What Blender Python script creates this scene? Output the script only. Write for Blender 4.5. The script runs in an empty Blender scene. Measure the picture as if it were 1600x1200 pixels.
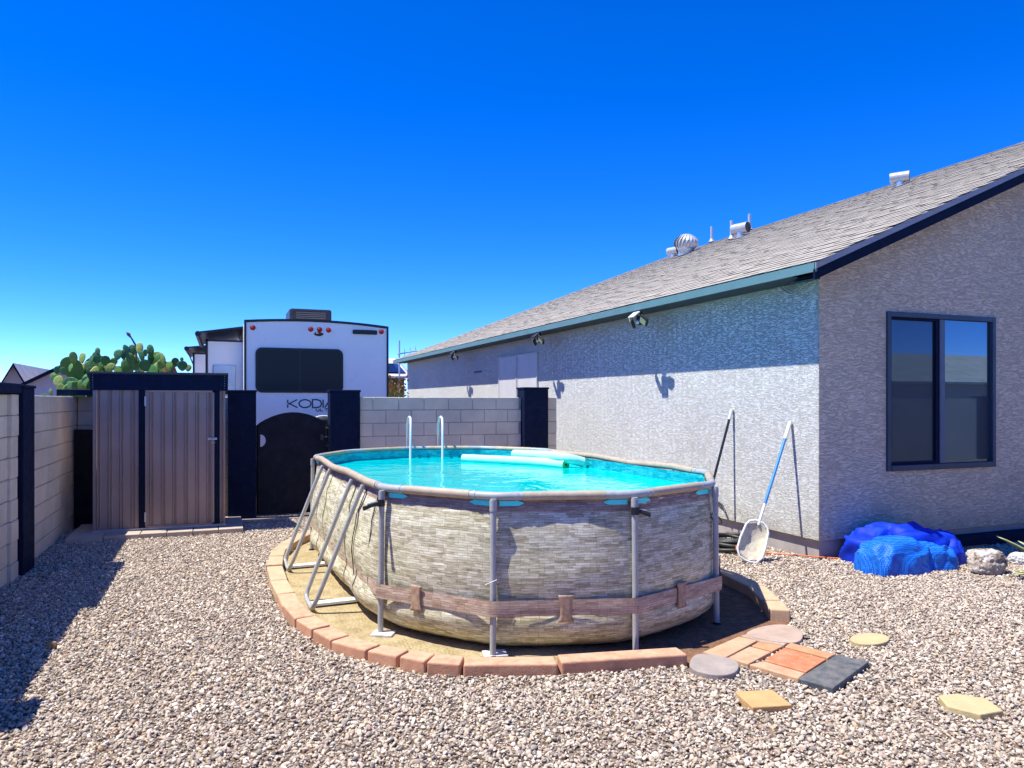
import bpy, bmesh, math, random
from mathutils import Vector, Matrix
random.seed(7)
R = math.radians
scn = bpy.context.scene
COL = scn.collection
# ------------------------------------------------------------------ camera, sky, sun, exposure
EYE = 1.70
YAW = R(21.46)
cam_d = bpy.data.cameras.new('camera'); cam = bpy.data.objects.new('camera', cam_d); COL.objects.link(cam)
cam.location = (0, 0, EYE); cam.rotation_euler = (R(90), 0, -YAW)
cam_d.sensor_width = 36; cam_d.lens = 36 * 1160 / 1600; cam_d.shift_y = 27 / 1600
cam_d.clip_start = .05; cam_d.clip_end = 3000
scn.camera = cam
SUN = Vector((-1, .15, 2.2)).normalized()
w = bpy.data.worlds.new('World'); scn.world = w; w.use_nodes = True
nt = w.node_tree; nt.nodes.clear()
sky = nt.nodes.new('ShaderNodeTexSky'); sky.sky_type = 'NISHITA'; sky.sun_disc = False
sky.sun_elevation = math.asin(SUN.z); sky.sun_rotation = math.atan2(SUN.x, SUN.y)
sky.altitude = 2500; sky.air_density = 0.56; sky.dust_density = 0.0; sky.ozone_density = 4.0
hs = nt.nodes.new('ShaderNodeHueSaturation'); hs.inputs['Hue'].default_value = .514; hs.inputs['Saturation'].default_value = 1.33; hs.inputs['Value'].default_value = 1.0
bg = nt.nodes.new('ShaderNodeBackground'); bg.inputs['Strength'].default_value = 0.15
wo = nt.nodes.new('ShaderNodeOutputWorld')
nt.links.new(sky.outputs[0], hs.inputs['Color']); 
wb = nt.nodes.new('ShaderNodeMix'); wb.data_type = 'RGBA'; wb.blend_type = 'MULTIPLY'; wb.inputs[0].default_value = 1; wb.inputs[7].default_value = (.86, .90, 1, 1)
nt.links.new(hs.outputs[0], wb.inputs[6]); nt.links.new(wb.outputs[2], bg.inputs['Color']); nt.links.new(bg.outputs[0], wo.inputs[0])
sd = bpy.data.lights.new('sun', 'SUN'); sd.energy = 2.65; sd.angle = R(.5); sd.color = (1, .975, .87)
so = bpy.data.objects.new('sun', sd); COL.objects.link(so)
so.rotation_euler = (-SUN).to_track_quat('-Z', 'Y').to_euler(); so.location = (-10, 3, 25)
scn.view_settings.view_transform = 'Standard'; scn.view_settings.look = 'None'
scn.view_settings.exposure = 1.5; scn.view_settings.gamma = 1; scn.view_settings.use_curve_mapping = False
scn.cycles.max_bounces = 6

# ------------------------------------------------------------------ helpers
CO, SI = math.cos(YAW), math.sin(YAW)
def at(px, py, u=None, v=None, z=None, roof=False):
    """the place in the yard seen at a point of the photograph, on the plane u=, v= or z= (or on the west roof slope)"""
    r = (px - 800) / 1160; d = Vector((CO * r + SI, -SI * r + CO, -(py - 627) / 1160))
    if roof: t = (EAVE_Z - EYE - PITCH * EAVE_U) / (d.z - PITCH * d.x)
    elif z is not None: t = (z - EYE) / d.z
    elif u is not None: t = u / d.x
    else: t = v / d.y
    return Vector((0, 0, EYE)) + d * t

class MB:
    def __init__(s): s.v = []; s.f = []; s.m = []; s.sm = []
    def add(s, vs, fs, mi=0, smooth=False):
        o = len(s.v); s.v += [tuple(a) for a in vs]
        for f in fs: s.f.append(tuple(i + o for i in f)); s.m.append(mi); s.sm.append(smooth)
        return s
    def box(s, a, b, mi=0, M=None):
        vs = [Vector((x, y, z)) for x in (a[0], b[0]) for y in (a[1], b[1]) for z in (a[2], b[2])]
        if M is not None: vs = [M @ q for q in vs]
        return s.add(vs, [(0, 1, 3, 2), (4, 6, 7, 5), (0, 4, 5, 1), (2, 3, 7, 6), (0, 2, 6, 4), (1, 5, 7, 3)], mi)
    def tube(s, pts, r, n=10, closed=False, mi=0, caps=True):
        pts = [Vector(p) for p in pts]; N = len(pts); rr = r if isinstance(r, (list, tuple)) else [r] * N
        vs = []; prev = None
        for i, p in enumerate(pts):
            a = pts[i - 1] if (i or closed) else p; b = pts[(i + 1) % N] if (i < N - 1 or closed) else p
            t = (b - a).normalized()
            if prev is None:
                up = Vector((0, 0, 1)) if abs(t.z) < .9 else Vector((1, 0, 0)); x = t.cross(up).normalized()
            else: x = (prev - t * prev.dot(t)).normalized()
            prev = x; y = t.cross(x)
            for k in range(n):
                an = 2 * math.pi * k / n; vs.append(p + (x * math.cos(an) + y * math.sin(an)) * rr[i])
        fs = []
        for i in range(N if closed else N - 1):
            j = (i + 1) % N
            for k in range(n): l = (k + 1) % n; fs.append((i * n + k, j * n + k, j * n + l, i * n + l))
        s.add(vs, fs, mi, True)
        if caps and not closed:
            s.add(vs[:n], [tuple(range(n))], mi); s.add(vs[-n:], [tuple(reversed(range(n)))], mi)
        return s
    def prism(s, poly, z0, z1, mi=0):
        n = len(poly); vs = [(p[0], p[1], z0) for p in poly] + [(p[0], p[1], z1) for p in poly]
        return s.add(vs, [tuple(reversed(range(n))), tuple(range(n, 2 * n))] + [(i, (i + 1) % n, n + (i + 1) % n, n + i) for i in range(n)], mi)
    def lathe(s, prof, c=(0, 0, 0), n=24, mi=0, M=None):
        vs = []; c = Vector(c)
        for r, z in prof:
            for k in range(n):
                q = Vector((r * math.cos(2 * math.pi * k / n), r * math.sin(2 * math.pi * k / n), z))
                vs.append((M @ q if M is not None else q) + c)
        fs = [(i * n + k, i * n + (k + 1) % n, (i + 1) * n + (k + 1) % n, (i + 1) * n + k) for i in range(len(prof) - 1) for k in range(n)]
        return s.add(vs, fs, mi, True)
    def grid(s, rows, closed=False, mi=0, smooth=True):
        m = len(rows[0]); vs = [p for r_ in rows for p in r_]
        fs = [(i * m + k, i * m + (k + 1) % m, (i + 1) * m + (k + 1) % m, (i + 1) * m + k) for i in range(len(rows) - 1) for k in range(m if closed else m - 1)]
        return s.add(vs, fs, mi, smooth)
    def mesh(s, name, mats, bevel=0, recalc=True, seg=1):
        me = bpy.data.meshes.new(name); me.from_pydata([tuple(q) for q in s.v], [], s.f)
        me.polygons.foreach_set('material_index', s.m); me.polygons.foreach_set('use_smooth', s.sm)
        for m_ in (mats if isinstance(mats, (list, tuple)) else [mats]): me.materials.append(m_)
        if recalc or bevel:
            b = bmesh.new(); b.from_mesh(me)
            if recalc: bmesh.ops.recalc_face_normals(b, faces=b.faces)
            if bevel: bmesh.ops.bevel(b, geom=[e for e in b.edges if len(e.link_faces) == 2 and e.calc_face_angle(0) > .6], offset=bevel, segments=seg, affect='EDGES', profile=.5)
            b.to_mesh(me); b.free()
        me.update(); return me
    def build(s, name, mats, parent=None, bevel=0, recalc=True, seg=1):
        return obj(name, s.mesh(name, mats, bevel, recalc, seg), parent)

def obj(name, me, parent=None):
    o = bpy.data.objects.new(name, me); COL.objects.link(o)
    if parent is not None: o.parent = parent
    return o
def tag(o, label=None, cat=None, group=None, kind=None):
    if label: o['label'] = label
    if cat: o['category'] = cat
    if group: o['group'] = group
    if kind: o['kind'] = kind
    return o
def empty(name, loc, label, cat, group=None, rz=0):
    o = bpy.data.objects.new(name, None); COL.objects.link(o); o.location = loc; o.rotation_euler.z = rz
    o.empty_display_size = .2
    return tag(o, label, cat, group)
def local(parent, *pts):
    pass

# ------------------------------------------------------------------ materials
class NT:
    def __init__(s, name):
        s.m = bpy.data.materials.new(name); s.m.use_nodes = True; s.t = s.m.node_tree; s.t.nodes.clear()
        s.out = s.n('ShaderNodeOutputMaterial'); s.p = s.n('ShaderNodeBsdfPrincipled'); s.l(s.p.outputs[0], s.out.inputs[0])
        s.pos = s.n('ShaderNodeNewGeometry').outputs['Position']
    def n(s, t, **k):
        x = s.t.nodes.new(t)
        for a, b in k.items(): setattr(x, a, b)
        return x
    def l(s, a, b): s.t.links.new(a, b)
    def scale(s, vec, sc):
        x = s.n('ShaderNodeVectorMath', operation='MULTIPLY'); s.l(vec, x.inputs[0]); x.inputs[1].default_value = sc if hasattr(sc, '__len__') else (sc,) * 3
        return x.outputs[0]
    def noise(s, sc, det=3, vec=None, dist=0, rough=.5):
        x = s.n('ShaderNodeTexNoise'); x.inputs['Scale'].default_value = sc; x.inputs['Detail'].default_value = det
        x.inputs['Distortion'].default_value = dist; x.inputs['Roughness'].default_value = rough
        s.l(vec if vec is not None else s.pos, x.inputs['Vector']); return x.outputs[0]
    def ramp(s, fac, stops):
        x = s.n('ShaderNodeValToRGB'); e = x.color_ramp.elements
        while len(e) < len(stops): e.new(.5)
        for q, (p, c) in zip(e, stops): q.position = p; q.color = (*c, 1) if len(c) == 3 else c
        s.l(fac, x.inputs[0]); return x.outputs[0]
    def mix(s, fac, a, b, mode='MIX'):
        x = s.n('ShaderNodeMix', data_type='RGBA', blend_type=mode)
        for q, i in ((fac, 0), (a, 6), (b, 7)):
            if isinstance(q, (int, float)): x.inputs[i].default_value = q
            elif isinstance(q, tuple): x.inputs[i].default_value = (*q[:3], 1)
            else: s.l(q, x.inputs[i])
        return x.outputs[2]
    def math(s, op, a, b=0.0):
        x = s.n('ShaderNodeMath', operation=op)
        for q, i in ((a, 0), (b, 1)):
            if isinstance(q, (int, float)): x.inputs[i].default_value = q
            else: s.l(q, x.inputs[i])
        return x.outputs[0]
    def bump(s, h, dist, strength=1, prev=None):
        x = s.n('ShaderNodeBump'); x.inputs['Distance'].default_value = dist; x.inputs['Strength'].default_value = strength
        s.l(h, x.inputs['Height'])
        if prev is not None: s.l(prev, x.inputs['Normal'])
        s.l(x.outputs[0], s.p.inputs['Normal']); return x.outputs[0]
    def set(s, **k):
        for a, b in k.items():
            i = s.p.inputs[a.replace('_', ' ')]
            if isinstance(b, tuple): i.default_value = (*b[:3], 1)
            elif isinstance(b, (int, float)): i.default_value = b
            else: s.l(b, i)

def simple(name, col, rough=.6, metal=0, var=.12, vs=3, bump=.0, bs=80, orand=0, spec=.5, dirt=None):
    t = NT(name)
    n1 = t.noise(vs, 5, rough=.6)
    c = t.ramp(n1, [(.3, tuple(a * (1 - var) for a in col)), (.7, tuple(min(1, a * (1 + var)) for a in col))])
    if dirt:
        c = t.mix(t.ramp(t.noise(vs * 2.3, 6, rough=.7), [(.52, (0, 0, 0)), (.68, (.6, .6, .6))]), c, dirt)
    if orand:
        oi = t.n('ShaderNodeObjectInfo').outputs['Random']
        k = t.ramp(oi, [(0, (1 - orand,) * 3), (1, (1 + orand * .6,) * 3)])
        c = t.mix(1.0, c, k, 'MULTIPLY')
    t.set(Base_Color=c, Metallic=metal, Specular_IOR_Level=spec)
    t.set(Roughness=t.ramp(t.noise(vs * 3, 3), [(.3, (max(.02, rough - .06),) * 3), (.7, (min(1, rough + .06),) * 3)]))
    if bump: t.bump(t.noise(bs, 4), bump)
    return t.m

def stucco(name, col, dist=.006):
    t = NT(name)
    # skip-trowel finish dragged sideways, with thin creases
    wob = t.n('ShaderNodeTexNoise'); wob.inputs['Scale'].default_value = 3.5; wob.inputs['Detail'].default_value = 3; t.l(t.pos, wob.inputs['Vector'])
    wv = t.n('ShaderNodeVectorMath', operation='MULTIPLY_ADD'); t.l(wob.outputs[1], wv.inputs[0]); wv.inputs[1].default_value = (.05, .05, .07); t.l(t.pos, wv.inputs[2])
    a = t.noise(1, 4, t.scale(wv.outputs[0], (8, 8, 46)), rough=.62)
    a2 = t.noise(1, 3, t.scale(wv.outputs[0], (34, 34, 130)), rough=.6)
    cr = t.math('MINIMUM', t.math('MULTIPLY', t.math('ABSOLUTE', t.math('SUBTRACT', a, .5)), 20.0), 1.0)
    ridge = cr
    h = t.math('ADD', t.math('ADD', t.math('MULTIPLY', ridge, 1.0), t.math('MULTIPLY', a, 1.0)), t.math('MULTIPLY', a2, 1.5))
    t.bump(h, dist, 1.0)
    big = t.noise(.8, 5, rough=.65)
    c = t.ramp(big, [(.3, tuple(x * .92 for x in col)), (.7, tuple(x * 1.05 for x in col))])
    c = t.mix(t.math('MULTIPLY', t.math('SUBTRACT', 1.0, ridge), .22), c, tuple(x * .6 for x in col))  # shade in the creases also painted as a darker colour
    sz = t.n('ShaderNodeSeparateXYZ'); t.l(t.pos, sz.inputs[0])       # soil splashed up from the ground
    sp_ = t.math('MULTIPLY', t.ramp(t.math('ADD', sz.outputs[2], t.math('MULTIPLY', t.noise(5, 5), .5)), [(.35, (1, 1, 1)), (.75, (0, 0, 0))]), .45)
    c = t.mix(sp_, c, (.36, .29, .22))
    t.set(Base_Color=c, Roughness=1.0, Specular_IOR_Level=.03)
    return t.m

def block_mat(name, col):
    t = NT(name)
    oi = t.n('ShaderNodeObjectInfo').outputs['Random']
    n1 = t.noise(2.2, 6, rough=.65); n2 = t.noise(60, 4)
    c = t.ramp(n1, [(.3, tuple(x * .86 for x in col)), (.72, tuple(x * 1.1 for x in col))])
    c = t.mix(1.0, c, t.ramp(oi, [(0, (.92,) * 3), (1, (1.04, 1.03, 1.01))]), 'MULTIPLY')
    c = t.mix(t.ramp(t.noise(9, 6, rough=.75), [(.6, (0, 0, 0)), (.75, (.35, .35, .35))]), c, (.22, .18, .15))
    t.set(Base_Color=c, Roughness=.95, Specular_IOR_Level=.05)
    b = t.bump(n2, .004, .7); t.bump(t.noise(400, 2), .0015, .8, b)
    return t.m

M = {}
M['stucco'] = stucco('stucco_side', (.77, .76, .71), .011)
M['stucco_gable'] = stucco('stucco_gable', (.84, .665, .46), .0045)  # same paint as stucco_side, warmed here to offset the bluish shade on it
M['foundation'] = simple('foundation_concrete', (.42, .37, .34), .9, var=.15, vs=4, bump=.003, bs=60)
M['block'] = block_mat('block_paint', (.70, .62, .49))
M['mortar'] = simple('mortar', (.34, .31, .29), .95, bump=.003, bs=120)
M['navy'] = simple('navy_paint', (.003, .009, .034), .7, spec=.15, var=.25, vs=5, bump=.0015, bs=150, dirt=(.012, .02, .05))
M['navy_wood'] = simple('navy_gate', (.016, .017, .024), .75, spec=.15, var=.3, vs=7, bump=.002, bs=90)
M['navy_trim'] = simple('navy_trim', (.004, .009, .028), .7, spec=.15, var=.2, vs=5)
M['fascia'] = simple('fascia_paint', (.12, .235, .235), .6, var=.08, vs=4)
M['soffit'] = simple('soffit_paint', (.03, .06, .08), .7, var=.15, vs=4)
M['white_metal'] = simple('white_metal', (.72, .72, .72), .35, var=.05, vs=6)
M['vent_grey'] = simple('vent_grey', (.42, .43, .44), .45, .2, var=.12, vs=9, dirt=(.34, .33, .31))
M['rake_paint'] = simple('rake_paint', (.34, .34, .35), .6, var=.08)
M['galv'] = simple('galvanised', (.48, .50, .52), .38, .6, var=.1, vs=14)
M['black'] = simple('black_plastic', (.015, .015, .017), .45, var=.2, vs=20)
M['rv_white'] = simple('rv_gelcoat', (.97, .91, .86), .32, var=.03, vs=2)
M['rv_black'] = simple('rv_black_trim', (.012, .012, .014), .4, var=.1)
M['red'] = simple('red_lens', (.5, .015, .01), .25, var=.1)
M['letter'] = simple('dark_vinyl', (.015, .015, .02), .4, var=.05)
M['tan_panel'] = simple('window_cover', (.62, .585, .55), .8, var=.05, vs=3, bump=.001, bs=300)
M['tyre'] = simple('tyre_rubber', (.02, .02, .02), .8, var=.2)
M['pool_tube'] = simple('pool_tube', (.40, .405, .395), .42, .0, var=.1, vs=12, dirt=(.3, .27, .23))
M['paver_tan'] = simple('paver_tan', (.56, .33, .14), .9, var=.14, vs=9, bump=.002, bs=120)
M['paver_buff'] = simple('paver_buff', (.52, .295, .165), .9, var=.18, vs=8, bump=.002, bs=120, dirt=(.5, .42, .33))
M['paver_orange'] = simple('paver_orange', (.50, .24, .11), .9, var=.16, vs=8, bump=.002, bs=120)
M['paver_terra'] = simple('paver_terra', (.52, .165, .065), .9, var=.14, vs=8, bump=.002, bs=120, dirt=(.55, .33, .2))
M['slate'] = simple('slate', (.065, .075, .09), .75, var=.3, vs=14, bump=.003, bs=40, dirt=(.16, .17, .17))
M['flagstone'] = simple('flagstone', (.42, .30, .235), .9, var=.16, vs=7, bump=.006, bs=18)
M['flagstone_grey'] = simple('flagstone_grey', (0.317, 0.266, 0.245), .9, var=.16, vs=7, bump=.006, bs=18)
M['stone_yellow'] = simple('stone_yellow', (.52, .41, .215), .9, var=.1, vs=9, bump=.003, bs=60)
M['brick'] = simple('terracotta_edging', (.56, .28, .17), .88, var=.16, vs=9, bump=.003, bs=110, orand=.14, dirt=(.58, .42, .3))
M['brick_tan'] = simple('tan_edging', (.54, .35, .21), .88, var=.15, vs=9, bump=.003, bs=110, orand=.12, dirt=(.55, .45, .34))
M['hose'] = simple('black_hose', (.022, .024, .024), .5, var=.3, vs=20)
M['orange_cord'] = simple('orange_cord', (.75, .16, .03), .5, var=.1)
M['pole_blue'] = simple('blue_anodised', (.06, .27, .62), .35, .2, var=.1)
M['white_plastic'] = simple('white_plastic', (.78, .78, .76), .45, var=.05)
M['net'] = simple('net_mesh', (.62, .55, .42), .8, var=.2, vs=20, bump=.004, bs=250)
M['noodle'] = simple('foam_mint', (.44, .84, .68), .75, var=.06, vs=10)
M['noodle_core'] = simple('foam_green', (.05, .62, .16), .75, var=.1, vs=40)
M['pale_concrete'] = simple('pad_concrete', (0.504, 0.405, 0.324), .9, var=.12, vs=7, bump=.002, bs=110, orand=.1)
M['led'] = simple('led_lens', (.75, .74, .36), .3, var=.1, vs=60)
M['solar'] = simple('solar_cell', (.02, .035, .12), .18, var=.2, vs=4)
M['screen_grey'] = simple('reflective_foil', (.55, .62, .68), .4, .5, var=.1, vs=5, bump=.01, bs=9)
M['brown'] = simple('dry_brown', (.18, .10, .055), .9, var=.3, vs=20)

# ribbed shed steel: a slow colour change along the sheet
t = NT('shed_steel'); t.set(Base_Color=t.ramp(t.noise(1.6, 4), [(.3, (.29, .215, .19)), (.7, (.37, .275, .24))]), Metallic=.2, Roughness=.42); t.bump(t.noise(3, 2), .01, .3); M['steel'] = t.m

# roof shingles
t = NT('shingle')
v = t.n('ShaderNodeVectorMath', operation='FLOOR'); t.l(t.scale(t.pos, (1 / .1285, 1 / .21, 1)), v.inputs[0])
sv = t.scale(v.outputs[0], (1, 1, 0))
wn = t.n('ShaderNodeTexWhiteNoise'); t.l(sv, wn.inputs['Vector'])
c = t.ramp(wn.outputs[0], [(0, (.29, .25, .205)), (.5, (.39, .345, .285)), (1, (.50, .45, .38))])
c = t.mix(t.ramp(t.noise(1.4, 4), [(.35, (0, 0, 0)), (.7, (.5, .5, .5))]), c, (.39, .345, .285))
c = t.mix(.5, c, t.ramp(t.noise(320, 2), [(.35, (.22, .20, .17)), (.65, (.60, .54, .46))]))
t.set(Base_Color=c, Roughness=1.0, Specular_IOR_Level=.02); t.bump(t.noise(350, 2), .0006); M['shingle'] = t.m
M['shingle_edge'] = simple('shingle_butt', (.22, .21, .20), .95)

# gravel colours, one per pebble
GR = [(0, (.10, .085, .075)), (.10, (.22, .185, .16)), (.22, (.36, .305, .26)), (.40, (.47, .42, .36)), (.50, (.32, .24, .20)), (.60, (.60, .56, .50)),
      (.70, (.18, .165, .165)), (.80, (.42, .35, .27)), (.87, (.27, .155, .10)), (.93, (.84, .81, .76)), (1, (.44, .28, .14))]
t = NT('pebble')
oi = t.n('ShaderNodeObjectInfo').outputs['Random']
c = t.ramp(oi, GR); c = t.mix(1.0, c, (1.36, 1.26, 1.10), 'MULTIPLY'); c = t.mix(.25, c, t.ramp(t.noise(120, 3), [(.3, (.2, .16, .14)), (.7, (.74, .68, .62))]))
t.set(Base_Color=c, Roughness=.8, Specular_IOR_Level=.3); t.bump(t.noise(260, 2), .001); M['pebble'] = t.m
t = NT('ground_gravel')
vo = t.n('ShaderNodeTexVoronoi'); vo.inputs['Scale'].default_value = 42; t.l(t.pos, vo.inputs['Vector'])
bw = t.n('ShaderNodeSeparateColor'); t.l(vo.outputs['Color'], bw.inputs[0])
c = t.ramp(bw.outputs[0], GR); c = t.mix(1.0, c, (.46, .40, .34), 'MULTIPLY')
t.set(Base_Color=c, Roughness=.95, Specular_IOR_Level=.2); t.bump(vo.outputs['Distance'], -.012 if False else .012, .8); M['ground'] = t.m
t = NT('sand')
c = t.ramp(t.noise(6, 6, rough=.7), [(.3, (.28, .205, .105)), (.5, (.42, .325, .17)), (.7, (.50, .40, .235))])
c = t.mix(t.ramp(t.noise(90, 3), [(.6, (0, 0, 0)), (.7, (.8, .8, .8))]), c, (.60, .52, .40))
sxx = t.n('ShaderNodeSeparateXYZ'); t.l(t.pos, sxx.inputs[0]); xr = t.math('ADD', t.math('MULTIPLY', sxx.outputs[0], .3), t.math('MULTIPLY', t.noise(1.5, 4), .5))
c = t.mix(t.ramp(xr, [(.85, (0, 0, 0)), (1.0, (1, 1, 1))]), c, t.ramp(t.noise(14, 5), [(.3, (.17, .085, .05)), (.7, (.27, .15, .09))]))
t.set(Base_Color=c, Roughness=.97, Specular_IOR_Level=.15); b = t.bump(t.noise(45, 5), .02); t.bump(t.noise(5, 3), .04, .6, b); M['sand'] = t.m

def stone_print(name, cols, tint=None, bumpd=.002):
    """stacked split-stone strips printed on the pool wall; UV in metres"""
    t = NT(name)
    uv = t.n('ShaderNodeUVMap').outputs[0]
    nz = t.n('ShaderNodeTexNoise'); nz.inputs['Scale'].default_value = 9; t.l(uv, nz.inputs['Vector'])
    ma = t.n('ShaderNodeVectorMath', operation='MULTIPLY_ADD'); t.l(nz.outputs[1], ma.inputs[0]); ma.inputs[1].default_value = (.035, .011, 0); t.l(uv, ma.inputs[2])
    def brick(wd, ht, off, seed):
        b = t.n('ShaderNodeTexBrick'); b.offset = off; b.offset_frequency = 2; b.squash = .6; b.squash_frequency = 3
        sh = t.n('ShaderNodeVectorMath', operation='ADD'); t.l(ma.outputs[0], sh.inputs[0]); sh.inputs[1].default_value = (seed, seed * .37, 0)
        t.l(sh.outputs[0], b.inputs['Vector']); b.inputs['Scale'].default_value = 1
        b.inputs['Brick Width'].default_value = wd; b.inputs['Row Height'].default_value = ht
        b.inputs['Mortar Size'].default_value = .0013; b.inputs['Mortar Smooth'].default_value = .8; b.inputs['Bias'].default_value = 0
        b.inputs['Color1'].default_value = (0, 0, 0, 1); b.inputs['Color2'].default_value = (1, 1, 1, 1); b.inputs['Mortar'].default_value = (.5, .5, .5, 1)
        return b
    b1 = brick(.10, .0165, .37, 0); b2 = brick(.19, .033, .61, 3.3)
    s1 = t.n('ShaderNodeSeparateColor'); t.l(b1.outputs[0], s1.inputs[0]); s2 = t.n('ShaderNodeSeparateColor'); t.l(b2.outputs[0], s2.inputs[0])
    v = t.math('ADD', t.math('MULTIPLY', s1.outputs[0], .36), t.math('MULTIPLY', s2.outputs[0], .24))
    st = t.noise(1, 4, t.scale(uv, (14, 160, 1)), rough=.65)
    v = t.math('ADD', v, t.math('MULTIPLY', t.math('SUBTRACT', st, .34), 1.5))
    c = t.ramp(v, [(.05, cols[0]), (.4, cols[1]), (.62, cols[2]), (.95, cols[3])])
    mort = t.math('MAXIMUM', t.math('MULTIPLY', b1.outputs['Fac'], .6), t.math('MULTIPLY', b2.outputs['Fac'], .8))
    c = t.mix(mort, c, tuple(x * .22 for x in cols[0]))
    if tint:   # worn, sun-aged and water-stained areas of the vinyl
        c = t.mix(t.ramp(t.noise(1.7, 4), [(.35, (0, 0, 0)), (.7, (.55, .55, .55))]), c, t.mix(1.0, c, tint, 'MULTIPLY'))
    t.set(Base_Color=c, Roughness=.6, Specular_IOR_Level=.15)
    t.bump(t.noise(1, 2, t.scale(uv, (7, 3, 1))), .012, .5)
    return t.m
M['liner'] = stone_print('vinyl_stone', [(.20, .16, .10), (.48, .42, .29), (.68, .62, .47), (.90, .86, .71)], (.90, .94, .70))
M['liner_brown'] = stone_print('vinyl_stone_brown', [(.17, .11, .085), (.32, .225, .175), (.42, .31, .25), (.56, .46, .39)])
M['sleeve'] = simple('vinyl_sleeve', (.44, .35, .25), .6, var=.16, vs=11, bump=.002, bs=50, dirt=(.52, .45, .36))
M['strap_wood'] = stone_print('vinyl_strap', [(.26, .165, .115), (.44, .30, .22), (.54, .40, .31), (.68, .56, .46)])
M['liner_blue'] = stone_print('vinyl_inner', [(.0, .17, .22), (.0, .36, .42), (.01, .48, .53), (.06, .62, .66)])
# pool water: turquoise, rippled
t = NT('pool_water')
c = t.ramp(t.noise(.55, 3), [(.3, (.0, .50, .49)), (.7, (.0, .62, .60))])
c = t.mix(t.ramp(t.noise(3.4, 4, t.scale(t.pos, (1, .5, 1)), 1.2), [(.56, (0, 0, 0)), (.66, (.35, .35, .35))]), c, (.03, .74, .72))
t.set(Base_Color=c, Roughness=.04, IOR=1.33, Specular_IOR_Level=.3)
b = t.bump(t.noise(3.2, 3, dist=.6), .02, .6); t.bump(t.noise(14, 2), .003, .5, b); M['water'] = t.m
M['slot'] = simple('vinyl_turquoise', (.10, .95, .95), .4, var=.06)
# window glass: reflects the yard over a dark room
def glass(name, col, gl, tint=(.8, .9, 1)):
    t = NT(name); t.set(Base_Color=col, Roughness=.5)
    g = t.n('ShaderNodeBsdfGlossy'); g.inputs['Roughness'].default_value = .0; g.inputs['Color'].default_value = (*tint, 1)
    fr = t.n('ShaderNodeFresnel'); fr.inputs[0].default_value = 1.35
    f = t.math('ADD', fr.outputs[0], gl); mx = t.n('ShaderNodeMixShader'); t.l(f, mx.inputs[0]); t.l(t.p.outputs[0], mx.inputs[1]); t.l(g.outputs[0], mx.inputs[2]); t.l(mx.outputs[0], t.out.inputs[0])
    return t.m
M['glass_dark'] = glass('screened_glass', (.003, .010, .016), .05, (.4, .6, .8))
M['glass'] = glass('window_glass', (.012, .024, .034), .20, (.42, .62, .76))
M['rv_glass'] = glass('tinted_glass', (.003, .003, .004), -.02, (.5, .6, .8))
# prickly pear
t = NT('cactus_pad')
oi = t.n('ShaderNodeObjectInfo').outputs['Random']
c = t.ramp(oi, [(0, (.03, .12, .03)), (.45, (.055, .19, .04)), (.75, (.14, .27, .035)), (1, (.30, .34, .06))])
vo = t.n('ShaderNodeTexVoronoi'); vo.inputs['Scale'].default_value = 24; t.l(t.pos, vo.inputs['Vector'])
c = t.mix(t.ramp(vo.outputs['Distance'], [(.06, (.7, .7, .7)), (.12, (0, 0, 0))]), c, (.35, .36, .2))
t.set(Base_Color=c, Roughness=.55); t.bump(vo.outputs['Distance'], .01, .4); M['cactus'] = t.m
M['agave'] = simple('agave_green', (.03, .11, .04), .45, var=.25, vs=18)
M['agave_edge'] = simple('agave_margin', (.60, .58, .26), .5, var=.1, vs=18)
# bubble cover
t = NT('bubble_cover')
vo = t.n('ShaderNodeTexVoronoi'); vo.inputs['Scale'].default_value = 62; vo.inputs['Randomness'].default_value = .12; t.l(t.pos, vo.inputs['Vector'])
c = t.ramp(vo.outputs['Distance'], [(.15, (.015, .30, .85)), (.6, (.003, .07, .50))])
t.set(Base_Color=c, Roughness=.55, Specular_IOR_Level=.35); b = t.bump(vo.outputs['Distance'], .004, -.8 if False else .8); t.bump(t.noise(7, 3), .03, .5, b); M['cover'] = t.m
t = NT('cover_shaded'); t.set(Base_Color=t.ramp(t.noise(6, 4), [(.3, (.002, .02, .42)), (.7, (.004, .05, .62))]), Roughness=.6, Specular_IOR_Level=.25); t.bump(t.noise(6, 3), .02, .5); M['cover_dark'] = t.m  # same sheet as bubble_cover; the shade on its back folds is painted in
# rock
t = NT('pitted_rock')
c = t.ramp(t.noise(11, 6, rough=.8), [(.34, (.10, .06, .04)), (.46, (.45, .35, .27)), (.6, (.80, .74, .66))])
t.set(Base_Color=c, Roughness=.95); b = t.bump(t.noise(22, 6, rough=.7), .05, .9); M['rock'] = t.m
M['white_rock'] = simple('white_rock', (0.629, 0.603, 0.578), .9, var=.12, vs=12, bump=.006, bs=30)
M['far_roof'] = simple('far_roof', (.50, .46, .42), .95, var=.15, vs=1.5, bump=.01, bs=20)
M['far_stucco'] = simple('far_stucco', (.42, .37, .36), .9, var=.08, vs=.6)
M['far_stucco_lit'] = simple('far_stucco_tan', (.50, .42, .32), .9, var=.08, vs=.6)
M['far_brown'] = simple('far_brown', (.10, .045, .03), .9, var=.2, vs=.6)
M['leaf'] = simple('shrub_leaf', (.22, .20, .05), .7, var=.5, vs=9)
M['bark'] = simple('bark', (.12, .085, .06), .9, var=.2, vs=9)

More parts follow.
